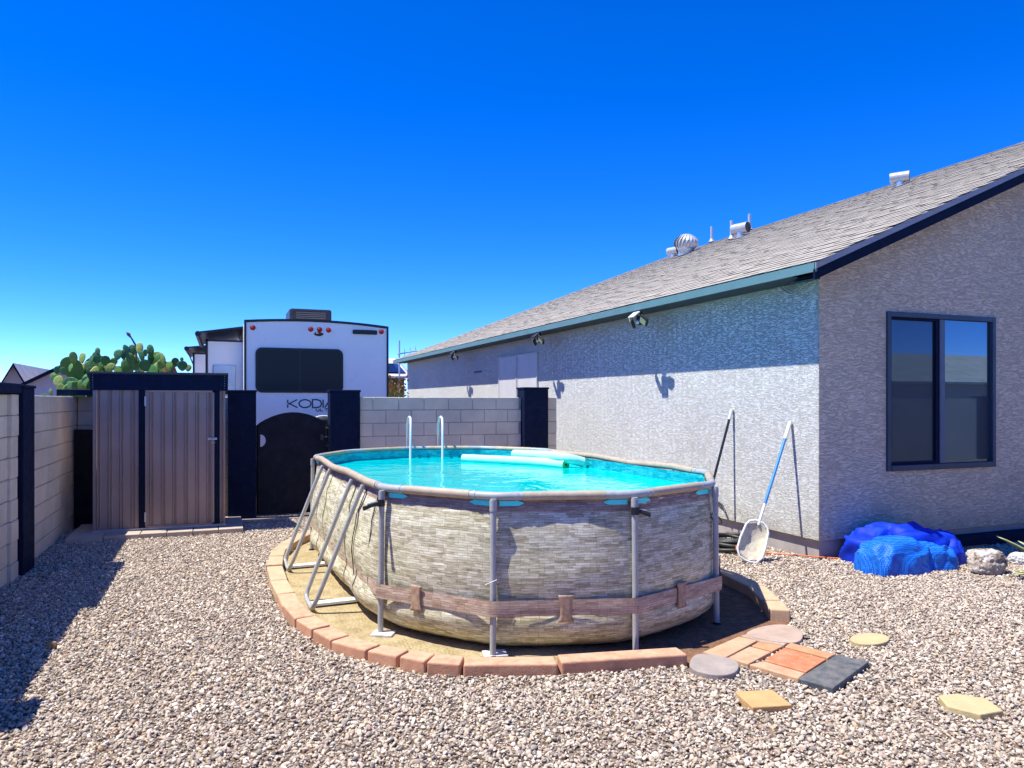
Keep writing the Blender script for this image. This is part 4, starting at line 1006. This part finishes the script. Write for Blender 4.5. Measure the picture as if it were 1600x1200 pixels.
# ------------------------------------------------------------------ things leaning on or lying by the house
def pole(name, p0, p1, segs, label, cat):
    o = empty(name, p0, label, cat); d = Vector(p1) - Vector(p0)
    for nm, a, b, r, mt in segs: m = MB(); m.tube([d * a, d * b], r, 12); m.build(nm, M[mt], o)
    return o, d
pole('vacuum_pole', (5.46, 7.64, .02), (5.945, 7.62, 1.60), [('shaft', 0, .93, .016, 'black'), ('tip', .92, 1.0, .021, 'white_plastic')], 'black pole with a pale tip leaning on the sunlit stucco wall', 'pole')
p1 = Vector((5.945, 6.60, 1.47)); p0 = Vector((5.13, 6.33, .02)); 
rk, d = pole('leaf_skimmer', p0, p1, [('handle', .25, .42, .014, 'white_plastic'), ('shaft', .40, .88, .017, 'pole_blue'), ('tip', .87, 1.0, .021, 'white_plastic')], 'white leaf rake with blue handle leaning on the house corner wall', 'leaf rake')
dn = d.normalized(); sdv = Vector((CO, -SI, 0)); sdv = (sdv - dn * sdv.dot(dn)).normalized(); nv = dn.cross(sdv).normalized()
if nv.dot(Vector((-SI, -CO, .2))) < 0: nv = -nv
outline = [(-.045, .44), (-.10, .41), (-.128, .36), (-.145, .2), (-.14, .08), (-.10, .01), (-.03, -.01), (.03, -.01), (.10, .01), (.14, .08), (.145, .2), (.128, .36), (.10, .41), (.045, .44)]
op = [sdv * x * .95 + dn * (y + .02) for x, y in outline]
m = MB(); m.tube(op, .012, 8, closed=True); m.build('net_frame', M['white_plastic'], rk)
rows = []
for j in range(9):
    row = []
    for k in range(9):
        y = -.0 + .42 * j / 8
        hw = .13 * min(1, (1 - abs(2 * j / 8 - 1) ** 4) ** .5 + .12); x = -hw + 2 * hw * k / 8
        dep = .055 * (1 - (2 * k / 8 - 1) ** 2) * (1 - (2 * j / 8 - 1) ** 2) + .008 * math.sin(j * 2.1 + k * 1.7)
        row.append(sdv * x + dn * (y + .02) - nv * dep)
    rows.append(row)
m = MB(); m.grid(rows); m.build('net', M['net'], rk)
# coiled hose
hs_ = MB(); pts = []
for k in range(150):
    a_ = k / 150 * 2 * math.pi * 5.2; rr = .24 + .045 * math.sin(a_ * .37 + 1) - .012 * (k / 40); pts.append((rr * math.cos(a_) * 1.0, rr * 1.15 * math.sin(a_), .03 + .026 * (k / 30) + .012 * math.sin(a_ * 1.7)))
hs_.tube(pts, .022, 10); hose = hs_.build('garden_hose', M['hose']); hose.location = (5.42, 6.98, 0); tag(hose, 'coiled black hose lying against the foundation behind the pool', 'hose')
c = at(1160, 858, z=.08); oc = empty('power_cord', (c.x, c.y, 0), 'orange extension cord running along the foot of the house wall', 'cord')
m = MB(); m.box((-.07, -.05, .06), (.07, .05, .13)); o = m.build('socket_block', M['orange_cord'], oc, bevel=.02, seg=2); o.rotation_euler.z = .3
pts = [(0, 0, .09), (.08, -.02, .12), (.17, -.02, .13), (.22, .02, .06), (.18, .08, .03), (.24, .0, .03), (.35, -.10, .02), (.55, -.25, .02), (.72, -.45, .02), (.95, -.62, .02), (1.3, -.6, .02), (1.9, -.55, .02), (2.6, -.62, .02), (3.4, -.55, .02)]
P = [Vector(p) for p in pts]
for _ in range(2):
    q = [P[0]]
    for x0, x1 in zip(P, P[1:]): q += [x0.lerp(x1, .25), x0.lerp(x1, .75)]
    q.append(P[-1]); P = q
m = MB(); m.tube(P, .0075, 6); m.build('cable', M['orange_cord'], oc)

# crumpled solar cover: two heaps of one sheet
from mathutils import noise as mn
def heap(name, parent, cx, cy, rx, ry, h, mat, seed, n=64, rotz=0, fold=.17):
    m = MB(); rows = []
    for j in range(n // 2 + 1):
        ph = math.pi / 2 * (j / (n // 2)); row = []
        for k in range(n):
            th = 2 * math.pi * k / n; d = Vector((math.cos(th) * math.cos(ph), math.sin(th) * math.cos(ph), math.sin(ph)))
            e = .75; q = Vector((math.copysign(abs(d.x) ** e, d.x), math.copysign(abs(d.y) ** e, d.y), max(0, d.z) ** .6))
            f = 1 - abs(mn.noise(d * 1.7 + Vector((seed, 0, 0)))) * fold * 1.7 - abs(mn.noise(d * 3.0 + Vector((0, seed, 0)))) * fold * .45 + mn.noise(d * 6 + Vector((0, 0, seed))) * fold * .12
            row.append((q.x * rx * f, q.y * ry * f, q.z * h * (f + .08)))
        rows.append(row)
    m.grid(rows, closed=True); o = m.build(name, mat, parent); o.location = (cx, cy, -.01); o.rotation_euler.z = rotz
    return o
cv = empty('pool_cover', (6.35, 5.75, 0), 'crumpled blue bubble pool cover heaped against the gable wall', 'pool cover')
heap('cover_fold', cv, .14, .12, .42, .34, .36, M['cover_dark'], 3.1, rotz=.0)
heap('cover_fold', cv, .42, .10, .50, .36, .40, M['cover_dark'], 8.4, rotz=-.3)
heap('cover_fold', cv, .72, .0, .30, .30, .33, M['cover_dark'], 5.4, rotz=-.3)
heap('cover_front', cv, -.04, -.20, .42, .27, .33, M['cover'], 11.7, rotz=.05, fold=.13)
heap('cover_front', cv, .38, -.22, .30, .22, .26, M['cover'], 1.7, rotz=-.25, fold=.13)

# rocks and agave

def rock(name, loc, sz, mat, label, seed, cat='rock'):
    bm = bmesh.new(); bmesh.ops.create_icosphere(bm, subdivisions=5, radius=1)
    for q in bm.verts:
        n = q.co.copy(); r_ = 1 + .22 * mn.noise(n * 1.3 + Vector((seed, 0, 0))) - .20 * abs(mn.noise(n * 3.1 + Vector((0, seed, 0)))) - .12 * max(0, mn.noise(n * 7 + Vector((0, 0, seed)))) + .04 * mn.noise(n * 14)
        e = .8; q.co = Vector([math.copysign(abs(c) ** e, c) for c in n]) * r_; q.co.x *= sz[0]; q.co.y *= sz[1]; q.co.z = max(q.co.z, -.75) * sz[2]
    me = bpy.data.meshes.new(name); bm.to_mesh(me); bm.free(); me.materials.append(mat)
    for p in me.polygons: p.use_smooth = True
    o = obj(name, me); o.location = loc; return tag(o, label, cat)
p = at(1552, 902, z=0); rock('boulder', (p.x + .09, p.y + .14, .11), (.19, .15, .145), M['rock'], 'pitted tan boulder on the gravel right of the blue cover', 2.2)
p = at(80, 1013, z=0); rock('loose_stone', (p.x, p.y, .022), (.032, .028, .026), M['paver_tan'], 'single orange-tan stone on the gravel at the edge of the wall shadow', 4.4, 'stone')
p = at(1598, 884, z=0); rock('boulder', (p.x + .06, p.y + .06, .05), (.12, .10, .075), M['white_rock'], 'small white stone under the agave at the right edge', 6.2)
p = at(1660, 905, z=0); ag = empty('agave', (p.x, p.y, 0), 'green agave with yellow leaf margins at the right edge of the yard', 'agave')
for k, (az, el, L_) in enumerate([(158, 35, .76), (164, 9, .52), (150, 55, .55), (120, 45, .5), (80, 50, .55), (40, 45, .5), (0, 50, .55), (-45, 40, .5), (-95, 30, .42), (215, 42, .42), (150, 72, .5), (20, 75, .6), (280, 70, .5)]):
    rows = [[], []]; ax = Vector((math.cos(R(az)), math.sin(R(az)), 0)); sd_ = Vector((-ax.y, ax.x, 0))
    rr = []
    for j in range(9):
        t_ = j / 8; wd = .055 * (math.sin(math.pi * (.18 + .8 * t_)) ** .8) * (1 if t_ < 1 else 0); c = ax * (L_ * t_ * math.cos(R(el))) + Vector((0, 0, .02 + L_ * t_ * math.sin(R(el)) - .05 * t_ * t_))
        up = Vector((0, 0, 1)); rr.append([c - sd_ * wd + up * wd * .5, c - sd_ * wd * .78 + up * wd * .3, c - up * .0, c + sd_ * wd * .78 + up * wd * .3, c + sd_ * wd + up * wd * .5])
    m = MB()
    for c0 in range(4): m.grid([[q[c0], q[c0 + 1]] for q in rr], mi=0 if c0 in (1, 2) else 1)
    o = m.build('leaf', [M['agave'], M['agave_edge']], ag, recalc=False); sol = o.modifiers.new('thickness', 'SOLIDIFY'); sol.thickness = .008

# ------------------------------------------------------------------ travel trailer beyond the gate
RV0, RV1, RVV = .385, 2.82, 13.3
rv = empty('travel_trailer', ((RV0 + RV1) / 2, RVV, 0), 'white travel trailer with tinted rear window parked behind the gate', 'trailer')
hwid = (RV1 - RV0) / 2; N_top = 12
def rtop(x): return 3.05 + .06 * (1 - (x / hwid) ** 2) - .012 * (x / hwid)
prof = [(-hwid, .55), (hwid, .55)] + [(hwid - 2 * hwid * k / N_top, rtop(hwid - 2 * hwid * k / N_top)) for k in range(N_top + 1)]
m = MB(); n = len(prof); vs = [(x, 0, z) for x, z in prof] + [(x, 8.6, z) for x, z in prof]
m.add(vs, [tuple(range(n)), tuple(reversed(range(n, 2 * n)))] + [(i, (i + 1) % n, n + (i + 1) % n, n + i) for i in range(n)]); m.build('body', M['rv_white'], rv, bevel=.01)
m = MB()
edge = [(-hwid, .56)] + [(-hwid + 2 * hwid * k / N_top, rtop(-hwid + 2 * hwid * k / N_top)) for k in range(N_top + 1)] + [(hwid, .56)]
inn = [(x * (1 - .02), z - (.03 if 0 < i < len(edge) - 1 else 0)) for i, (x, z) in enumerate(edge)]
m.add([(x * 1.008, -.014, z + .012) for x, z in edge] + [(x, -.014, z) for x, z in inn] + [(x * 1.008, .03, z + .012) for x, z in edge], [(i, i + 1, len(edge) + i + 1, len(edge) + i) for i in range(len(edge) - 1)] + [(i, i + 1, 2 * len(edge) + i + 1, 2 * len(edge) + i) for i in range(len(edge) - 1)])
m.build('edge_trim', M['rv_black'], rv)
def rpt(px, py): p = at(px, py, v=RVV); return (p.x - rv.location.x, p.z)
def rounded(x0, z0, x1, z1, r, n=6):
    out = []
    for cx, cz, a0 in ((x1 - r, z1 - r, 0), (x0 + r, z1 - r, 90), (x0 + r, z0 + r, 180), (x1 - r, z0 + r, 270)):
        for k in range(n + 1): a_ = R(a0 + 90 * k / n); out.append((cx + r * math.cos(a_), cz + r * math.sin(a_)))
    return out
def plate(name, poly, y0, y1, mat, parent=rv):
    m = MB(); n = len(poly); m.add([(x, y1, z) for x, z in poly] + [(x, y0, z) for x, z in poly], [tuple(range(n)), tuple(reversed(range(n, 2 * n)))] + [(i, (i + 1) % n, n + (i + 1) % n, n + i) for i in range(n)])
    return m.build(name, mat, parent)
(xa, za), (xb, zb) = rpt(399, 613.5), rpt(536, 546)
wfr = plate('rear_window', rounded(xa, za, xb, zb, .11), -.022, -.003, M['rv_black'])
for c0, c1 in ((xa + .035, (xa + xb) / 2 - .018), ((xa + xb) / 2 + .018, xb - .035)):
    plate('pane', rounded(c0, za + .035, c1, zb - .035, .06), -.026, -.0225, M['rv_glass'], wfr)
def lamp(px, py, r=.045):
    x, z = rpt(px, py); m = MB(); m.lathe([(0, .03), (r * .7, .025), (r, .0)], n=16); o = m.build('marker_light', M['red'], rv); o.location = (x, -.004, z); o.rotation_euler.x = R(90)
for px, py in ((395, 512), (485.5, 514.5), (499.5, 515), (513.5, 516), (596, 518.5)): lamp(px, py)
x, z = rpt(498, 522); m = MB(); m.lathe([(.0, .05), (.03, .045), (.075, .012), (.08, 0)], n=20); o = m.build('camera_mount', M['black'], rv); o.location = (x, -.003, z); o.scale = (1, .45, 1); o.rotation_euler.x = R(90)
(xa, za), (xb, zb) = rpt(551, 522), rpt(589, 516.5); o = plate('brake_light', rounded(xa, za, xb, zb, .02), -.03, -.003, M['rv_black'])
# roof air conditioner
ac = MB(); ac.prism([(-.40, 0), (.40, 0), (.40, .9), (-.40, .9)], 0, .42)
x, z = rpt(491, 500); o = ac.build('air_conditioner', M['black'], rv, bevel=.04, seg=2); o.location = (x + .12, 1.6, 3.08)
for k in range(7): m = MB(); m.box((-.28, -.012, .12 + k * .036), (.28, .0, .138 + k * .036)); m.build('louvre', simple('louvre_grey', (.09, .09, .09), .6) if k == 0 else bpy.data.materials['louvre_grey'], o)
# lettering
def ribbon(m, pts, w_, closed=False, y0=-.006, y1=-.002):
    n = len(pts); P2 = [Vector(p) for p in pts]; L2, R2 = [], []
    for i in range(n):
        a_ = P2[i - 1] if (i or closed) else P2[i]; b_ = P2[(i + 1) % n] if (i < n - 1 or closed) else P2[i]
        a1 = (P2[i] - a_).normalized() if (P2[i] - a_).length else (b_ - P2[i]).normalized(); b1 = (b_ - P2[i]).normalized() if (b_ - P2[i]).length else a1
        t_ = (a1 + b1); t_ = t_.normalized() if t_.length > .1 else b1; nn = Vector((-t_.y, t_.x)); k = 1 / max(.5, nn.dot(Vector((-b1.y, b1.x))))
        L2.append(P2[i] + nn * w_ / 2 * k); R2.append(P2[i] - nn * w_ / 2 * k)
    o = len(m.v)
    for i in range(n): m.v += [(L2[i].x, y0, L2[i].y), (R2[i].x, y0, R2[i].y), (L2[i].x, y1, L2[i].y), (R2[i].x, y1, R2[i].y)]
    for i in range(n if closed else n - 1):
        j = (i + 1) % n
        for f in ((0, 1), (3, 2), (2, 0), (1, 3)): m.f.append((o + 4 * i + f[0], o + 4 * j + f[0], o + 4 * j + f[1], o + 4 * i + f[1])); m.m.append(0); m.sm.append(False)
def ell(cx, cy, rx, ry, n=24): return [(cx + rx * math.cos(2 * math.pi * k / n), cy + ry * math.sin(2 * math.pi * k / n)) for k in range(n)]
def glyphs(ch):
    return {'K': [([(0, 0), (0, .38)], 0), ([(0, .58), (0, 1)], 0), ([(1.0, 1), (.18, .5), (1.05, 0)], 0), ([(0.0, .5), (.2, .5)], 0)], 'O': [(ell(.65, .5, .65, .5), 1)], 'D': [([(0, 0), (0, 1), (.5, 1), (.85, .88), (1.0, .5), (.85, .12), (.5, 0)], 1)],
            'I': [([(0, 0), (0, 1)], 0)], 'A': [([(0, 0), (.55, 1), (1.1, 0)], 0)], 'U': [([(0, 1), (0, .2), (.15, 0), (.75, 0), (.9, .2), (.9, 1)], 0)], 'L': [([(0, 1), (0, 0), (.8, 0)], 0)],
            'T': [([(0, 1), (1, 1)], 0), ([(.5, 1), (.5, 0)], 0)], 'R': [([(0, 0), (0, 1), (.75, 1), (.9, .75), (.75, .45), (0, .45)], 0), ([(.4, .45), (.9, 0)], 0)], '-': [([(0, .5), (.6, .5)], 0)], 'E': [([(.8, 1), (0, 1), (0, 0), (.8, 0)], 0), ([(0, .5), (.7, .5)], 0)]}[ch]
WID = {'K': 1.05, 'O': 1.3, 'D': 1.0, 'I': 0.02, 'A': 1.1, 'U': .9, 'L': .8, 'T': 1, 'R': .9, '-': .6, 'E': .8}
def write(txt, x, z, h, sx_, stroke, gap):
    for ch in txt:
        m = MB()
        for pts, cl in glyphs(ch): ribbon(m, [(x + a_ * h * sx_, z + b_ * h) for a_, b_ in pts], stroke, bool(cl))
        m.build('letter', M['letter'], rv, recalc=True); x += (WID[ch] + gap) * h * sx_
x, z = rpt(449.5, 637); x2, z2 = rpt(449.5, 624.5); write('KODIAK', x, z, z2 - z, 1.12, .02, .17)
x, z = rpt(494, 642.5); x2, z2 = rpt(494, 638.5); write('ULTRA-LITE', x, z, z2 - z, 1.25, .011, .45)
# spare tyre, bumper, wheels
x, z = rpt(504, 684); m = MB(); m.tube([(.30 * math.cos(k / 28 * 6.283), 0, .30 * math.sin(k / 28 * 6.283)) for k in range(28)], .085, 12, closed=True); sp_ = m.build('spare_tyre', M['tyre'], rv); sp_.location = (x, -.16, z)
m = MB(); m.tube([(.385 * math.cos(k / 28 * 6.283), -.02, .385 * math.sin(k / 28 * 6.283)) for k in range(28)], .014, 8, closed=True); m.build('cover_ring', M['white_plastic'], sp_)
m = MB(); m.box((-1.1, -.25, .5), (1.1, -.15, .6)); m.build('bumper', M['rv_black'], rv)
for sgn in (-1, 1):
    for yy in (3.9, 4.8):
        m = MB(); m.tube([(sgn * 1.1 - .1, yy, .34), (sgn * 1.1 + .1, yy, .34)], .34, 20); m.build('wheel', M['tyre'], rv)
# slide-outs with awnings on the left side
for (y0, y1, dd, zt, tag_) in ((1.15, 3.6, .62, 2.80, 0), (4.9, 7.2, .95, 2.78, 1)):
    m = MB(); m.box((-hwid - dd, y0, .75), (-hwid, y1, zt)); so_ = m.build('slide_out', M['rv_white'], rv, bevel=.012)
    m = MB(); m.box((-hwid - dd - .012, y0 - .012, .74), (-hwid - dd + .03, y0 + .02, zt + .02)); m.box((-hwid - dd - .01, y0 - .012, zt - .02), (-hwid, y0 + .01, zt + .015)); m.build('trim', M['rv_black'], so_)
    m = MB(); a_, b_ = (-hwid - dd - .13, zt + .10), (-hwid + .0, zt + .22)
    m.add([(a_[0], y0 - .25, a_[1]), (b_[0], y0 - .25, b_[1]), (b_[0], y1 + .1, b_[1]), (a_[0], y1 + .1, a_[1]), (a_[0], y0 - .25, a_[1] + .03), (b_[0], y0 - .25, b_[1] + .03), (b_[0], y1 + .1, b_[1] + .03), (a_[0], y1 + .1, a_[1] + .03)], [(0, 1, 2, 3), (4, 5, 6, 7), (0, 1, 5, 4), (1, 2, 6, 5), (2, 3, 7, 6), (3, 0, 4, 7)])
    m.build('awning', M['rv_black'], so_)
    m = MB(); m.tube([(a_[0], y0 - .27, a_[1] - .01), (a_[0], y1 + .1, a_[1] - .01)], .05, 10); m.tube([(a_[0], y0 - .2, a_[1]), (-hwid - dd, y0 - .02, zt - .25)], .015, 6); m.build('awning_roller', M['rv_black'], so_)
    if tag_ == 0:
        m = MB(); m.box((-hwid - dd + .12, y0 - .03, 1.7), (-hwid - .12, y0 - .013, 2.36)); m.build('window_foil', M['screen_grey'], so_, bevel=.008)
    else:
        m = MB(); m.box((-hwid - dd + .30, y0 - .03, 1.7), (-hwid - dd + .5, y0 - .013, 2.5)); m.build('window', M['rv_glass'], so_)

# ------------------------------------------------------------------ prickly pear behind the wall
pc = empty('prickly_pear', (-1.2, 13.6, 0), 'large green prickly pear cactus growing behind the wall and shed', 'cactus')
def pad_mesh(seed):
    rs = random.Random(seed); bm = bmesh.new(); bmesh.ops.create_uvsphere(bm, u_segments=16, v_segments=10, radius=1)
    for q in bm.verts:
        z = q.co.z; wf_ = .80 + .28 * z * (1 if z < 0 else .35); q.co.x *= wf_; q.co.y *= .08 + .02 * (1 - z * z); q.co.y += .05 * z * z
        q.co.z = (z + 1) * .5
        q.co.x *= .45; q.co.y *= .45
    me = bpy.data.meshes.new('pad'); bm.to_mesh(me); bm.free(); me.materials.append(M['cactus'])
    for p in me.polygons: p.use_smooth = True
    return me
pms = [pad_mesh(k) for k in range(2)]
PADS = [(340, 305, 45, 62), (412, 305, 34, 58), (175, 420, 32, 38), (300, 395, 34, 40), (395, 415, 62, 66), (150, 480, 45, 38), (285, 480, 78, 48), (190, 535, 60, 62), (305, 580, 48, 55), (205, 620, 60, 48), (130, 635, 30, 36), (395, 575, 55, 44), (440, 520, 50, 66), (500, 325, 30, 48), (558, 300, 42, 58), (575, 240, 18, 40), (585, 390, 76, 40), (640, 330, 44, 48), (725, 340, 36, 38),
        (755, 270, 42, 52), (822, 275, 26, 48), (815, 385, 76, 54), (885, 320, 36, 62), (900, 230, 36, 58), (975, 215, 32, 62), (940, 355, 50, 74), (1090, 235, 42, 60), (1035, 375, 58, 58), (1150, 300, 46, 50), (1210, 330, 36, 54), (1160, 370, 56, 38), (1320, 345, 36, 44), (1380, 320, 20, 24), (1385, 380, 52, 48), (1440, 400, 40, 34), (1000, 290, 46, 50), (700, 390, 44, 40), (1090, 310, 40, 50), (1260, 385, 44, 44), (500, 395, 40, 40), (240, 430, 30, 36), (870, 270, 26, 36), (1030, 255, 24, 34)]
k = 0
for (zx, zy, wz_, hz_) in PADS:
    px, py = 60 + zx / 6.154, 510 + zy / 6.154; hpx = hz_ / 6.154 * 2.1
    V_ = 13.3 + random.uniform(-.35, .5); p = at(px, py + hpx / 2, v=V_); hm = hpx / 1160 * (SI * p.x + CO * V_); wr_ = wz_ / hz_
    o = obj('pad', pms[k % 2], pc); o.location = (p.x - pc.location.x, V_ - pc.location.y, p.z); tilt = random.uniform(-.15, .15)
    if wr_ > 1.2: tilt = random.choice((-.9, .9)) * random.uniform(.5, 1); wr_ = 1 / wr_ * 1.3; hm *= 1.3
    o.scale = (hm * min(1.3, max(.75, wr_ * 1.28)), hm, hm); o.rotation_euler = (random.uniform(-.25, .25), tilt, random.uniform(-.5, .5) - YAW); k += 1
for j in range(170):   # the body of the plant below
    V_ = random.uniform(13.2, 14.3); u_ = random.uniform(-2.75, -.55) - (V_ - 13.2) * .35; zt = 2.42 - .25 * abs(u_ + 1.2) - (.35 if u_ < -2.3 else 0)
    z_ = random.uniform(.0, 1) ** .6 * zt; s_ = random.uniform(.34, .48)
    o = obj('pad', pms[k % 2], pc); o.location = (u_ - pc.location.x, V_ - pc.location.y, max(0, z_ - s_ * .4)); o.scale = (s_, s_, s_); o.rotation_euler = (random.uniform(-.6, .6), random.uniform(-.7, .7), random.uniform(0, 3)); k += 1
p = at(265 * 0 + 60 + 1262 / 6.154, 510 + 330 / 6.154, v=13.6); m = MB(); m.tube([(p.x + 1.2, 0, 0), (p.x + 1.22, 0, p.z - .25), (p.x + 1.18, .0, p.z - .02)], [.1, .12, .07], 9); m.build('dry_trunk', M['brown'], pc)
p = at(60 + 940 / 6.154, 510 + 190 / 6.154, v=13.4); m = MB(); m.tube([(p.x + 1.2, -.2, p.z - .25), (p.x + 1.2, -.2, p.z), (p.x + 1.12, -.2, p.z + .15)], [.012, .016, .012], 8); m.tube([(p.x + 1.12, -.2, p.z + .14), (p.x + 1.09, -.2, p.z + .19), (p.x + 1.06, -.2, p.z + .22)], [.012, .03, .008], 8); m.build('fruit_stalk', M['brown'], pc)

# ------------------------------------------------------------------ neighbours
def gable_house(name, loc, rz_, w_, L_, hw_, pitch, ov, roofm, wallm, label, windows=()):
    """w_: width across the gable (local x), L_: along the ridge (local y), front gable at y=0"""
    o = empty(name, loc, label, 'house', None, rz_)
    hr = hw_ + pitch * w_ / 2; m = MB(); prof_ = [(-w_ / 2, -.05), (w_ / 2, -.05), (w_ / 2, hw_), (0, hr), (-w_ / 2, hw_)]
    vs = [(x, 0, z) for x, z in prof_] + [(x, L_, z) for x, z in prof_]; m.add(vs, [(0, 1, 2, 3, 4), (9, 8, 7, 6, 5)] + [(i, (i + 1) % 5, 5 + (i + 1) % 5, 5 + i) for i in range(5)]); m.build('wall', wallm, o)
    for s_ in (-1, 1):
        m = MB(); xe = s_ * (w_ / 2 + ov); ze = hw_ - pitch * ov + .03; vs = [(xe, -ov, ze), (xe, L_ + ov, ze), (0, L_ + ov, hr + .03), (0, -ov, hr + .03)]
        m.add(vs + [(x, y, z + .14) for x, y, z in vs], [(0, 1, 2, 3), (4, 5, 6, 7), (0, 1, 5, 4), (1, 2, 6, 5), (2, 3, 7, 6), (3, 0, 4, 7)]); m.build('roof_slope', roofm, o)
        m = MB(); vs = [(xe, -ov - .03, ze - .06), (0, -ov - .03, hr - .03), (0, -ov - .03, hr + .16), (xe, -ov - .03, ze + .13)]; m.add(vs + [(x, y - .03, z) for x, y, z in vs], [(0, 1, 2, 3), (4, 5, 6, 7), (0, 1, 5, 4), (1, 2, 6, 5), (2, 3, 7, 6), (3, 0, 4, 7)]); m.build('rake_board', M['navy_trim'], o)
    for (x0, z0, x1, z1) in windows:
        m = MB(); m.box((x0, -.06, z0), (x1, -.01, z1)); f = m.build('window', M['rv_black'], o)
    return o
VN_ = 52
p = at(23, 573, v=VN_); q = at(40, 601, v=VN_)
gable_house('neighbour_house', (p.x, VN_, 0), 0, 2 * (q.x - p.x) * .9, 10, q.z + .15, (p.z - q.z) / (q.x - p.x), .35, M['far_roof'], M['far_stucco'], 'dark gabled house far beyond the left wall, at the left edge', [(-.7, at(20, 608, v=VN_).z, -.1, at(20, 605, v=VN_).z)])
p = at(98, 576, v=48); q = at(41, 603, v=48)
gable_house('neighbour_house', (p.x, 48, 0), 0, 2 * (p.x - q.x) * .95, 12, q.z + .1, (p.z - q.z) / (p.x - q.x), .4, M['far_roof'], simple('lavender_stucco', (.48, .42, .44), .9, var=.06), 'pale mauve house with gabled roof beyond the cactus')
p = at(580, 568, v=48); q = at(640, 592, v=48)
nh = gable_house('neighbour_house', (at(585, 600, v=48).x, 54, 0), R(90), 9, 9.5, at(620, 588, v=48).z, .30, .4, M['far_roof'], M['far_brown'], 'house with solar panels on its roof between trailer and eave')
nh.location = (at(640, 600, v=48).x, 54, 0)
sp_m = MB()
for k in range(3):
    x0 = at(600 + k * 6, 560, v=48).x - nh.location.x
    zc = at(612, 585, v=48).z; zc2 = at(612, 569, v=48).z
    m = MB(); a_ = at(606 + k * 8, 590, v=49.2); 
    # panels lie on the slope facing the yard: local +y is world -x, local x is world y
    hw_ = at(620, 588, v=48).z; xl = -4.3; ym = -(a_.x - nh.location.x)
    z0 = hw_ + .30 * (.2) + .25; xx0, xx1 = -4.3, -1.9
    m.add([(xx0, ym - .62, hw_ + .3 * (xx0 + 4.5) + .22), (xx0, ym + .62, hw_ + .3 * (xx0 + 4.5) + .22), (xx1, ym + .62, hw_ + .3 * (xx1 + 4.5) + .22), (xx1, ym - .62, hw_ + .3 * (xx1 + 4.5) + .22),
           (xx0, ym - .62, hw_ + .3 * (xx0 + 4.5) + .27), (xx0, ym + .62, hw_ + .3 * (xx0 + 4.5) + .27), (xx1, ym + .62, hw_ + .3 * (xx1 + 4.5) + .27), (xx1, ym - .62, hw_ + .3 * (xx1 + 4.5) + .27)], [(3, 2, 1, 0), (4, 5, 6, 7), (0, 1, 5, 4), (1, 2, 6, 5), (2, 3, 7, 6), (3, 0, 4, 7)]); m.build('solar_panel', M['solar'], nh)
an = at(624, 565, v=40); ant = empty('antenna', (an.x, 40, 0), 'thin television antenna mast seen above the far eave', 'antenna')
zt = at(624, 532, v=40).z; m = MB(); m.tube([(0, 0, 0), (0, 0, zt)], .045, 6); m.build('mast', M['galv'], ant)
m = MB(); m.tube([(-.1, 0, zt - .75), (.95, 0, zt - .55)], .035, 6)
for x in (.0, .3, .6, .9): m.tube([(x, -.3, zt - .75 + x * .2), (x, .3, zt - .73 + x * .2)], .03, 5); m.tube([(x, 0, zt - 1.0 + x * .2), (x, 0, zt - .5 + x * .2)], .02, 5)
m.build('boom', M['galv'], ant)
# small shrub by the trailer
bc = at(614, 606, v=24); sbh = empty('shrub', (bc.x, 24, 0), 'olive shrub with orange flowers between trailer and house', 'shrub')
m = MB(); m.tube([(0, 0, 0), (.03, 0, .9), (-.05, .05, 1.5)], [.06, .045, .02], 7); m.tube([(0, 0, .8), (.25, .1, 1.6)], [.035, .015], 6); m.tube([(0, 0, .8), (-.25, -.1, 1.6)], [.035, .015], 6); m.build('trunk', M['bark'], sbh)
m = MB()
for k in range(1500):
    d = Vector((random.gauss(0, 1), random.gauss(0, 1), random.gauss(0, 1))).normalized() * random.random() ** .4; c = Vector((d.x * .55, d.y * .5, 1.7 + d.z * .8)); s_ = random.uniform(.03, .06)
    a_ = Vector((random.uniform(-1, 1), random.uniform(-1, 1), random.uniform(-1, 1))).normalized(); b_ = a_.cross(Vector((random.random(), .3, random.random()))).normalized()
    m.add([c - a_ * s_, c + b_ * s_ * .5, c + a_ * s_, c - b_ * s_ * .5], [(0, 1, 2, 3)])
m.build('crown', M['leaf'], sbh, recalc=False)
m = MB()
for k in range(60):
    c = Vector((random.uniform(-.45, .45), random.uniform(-.5, .1), 1.7 + random.uniform(.3, .85))); m.add([c + Vector((x * .04, 0, z * .04)) for x, z in ((-1, 0), (0, -1), (1, 0), (0, 1))], [(0, 1, 2, 3)])
o = m.build('flowers', M['orange_cord'], sbh, recalc=False); tag(o, kind='stuff')
# behind the camera: what the window mirrors
bw = empty('block_wall', (12, -3.2, 0), 'grey block wall behind the camera along the back of the yard', 'wall')
m = MB(); m.box((-14, -.08, -.05), (30, .08, 1.78)); m.build('wall_stretch', M['block'], bw)
post(21.0, 21.5, -3.3, -3.0, 1.85, 'navy post in the wall behind the camera', 'wall_post')
bh = gable_house('neighbour_house', (58, -26, 0), R(90), 11, 56, 2.9, .36, .5, M['far_roof'], M['far_stucco_lit'], 'long tan house behind the camera beyond the back wall')
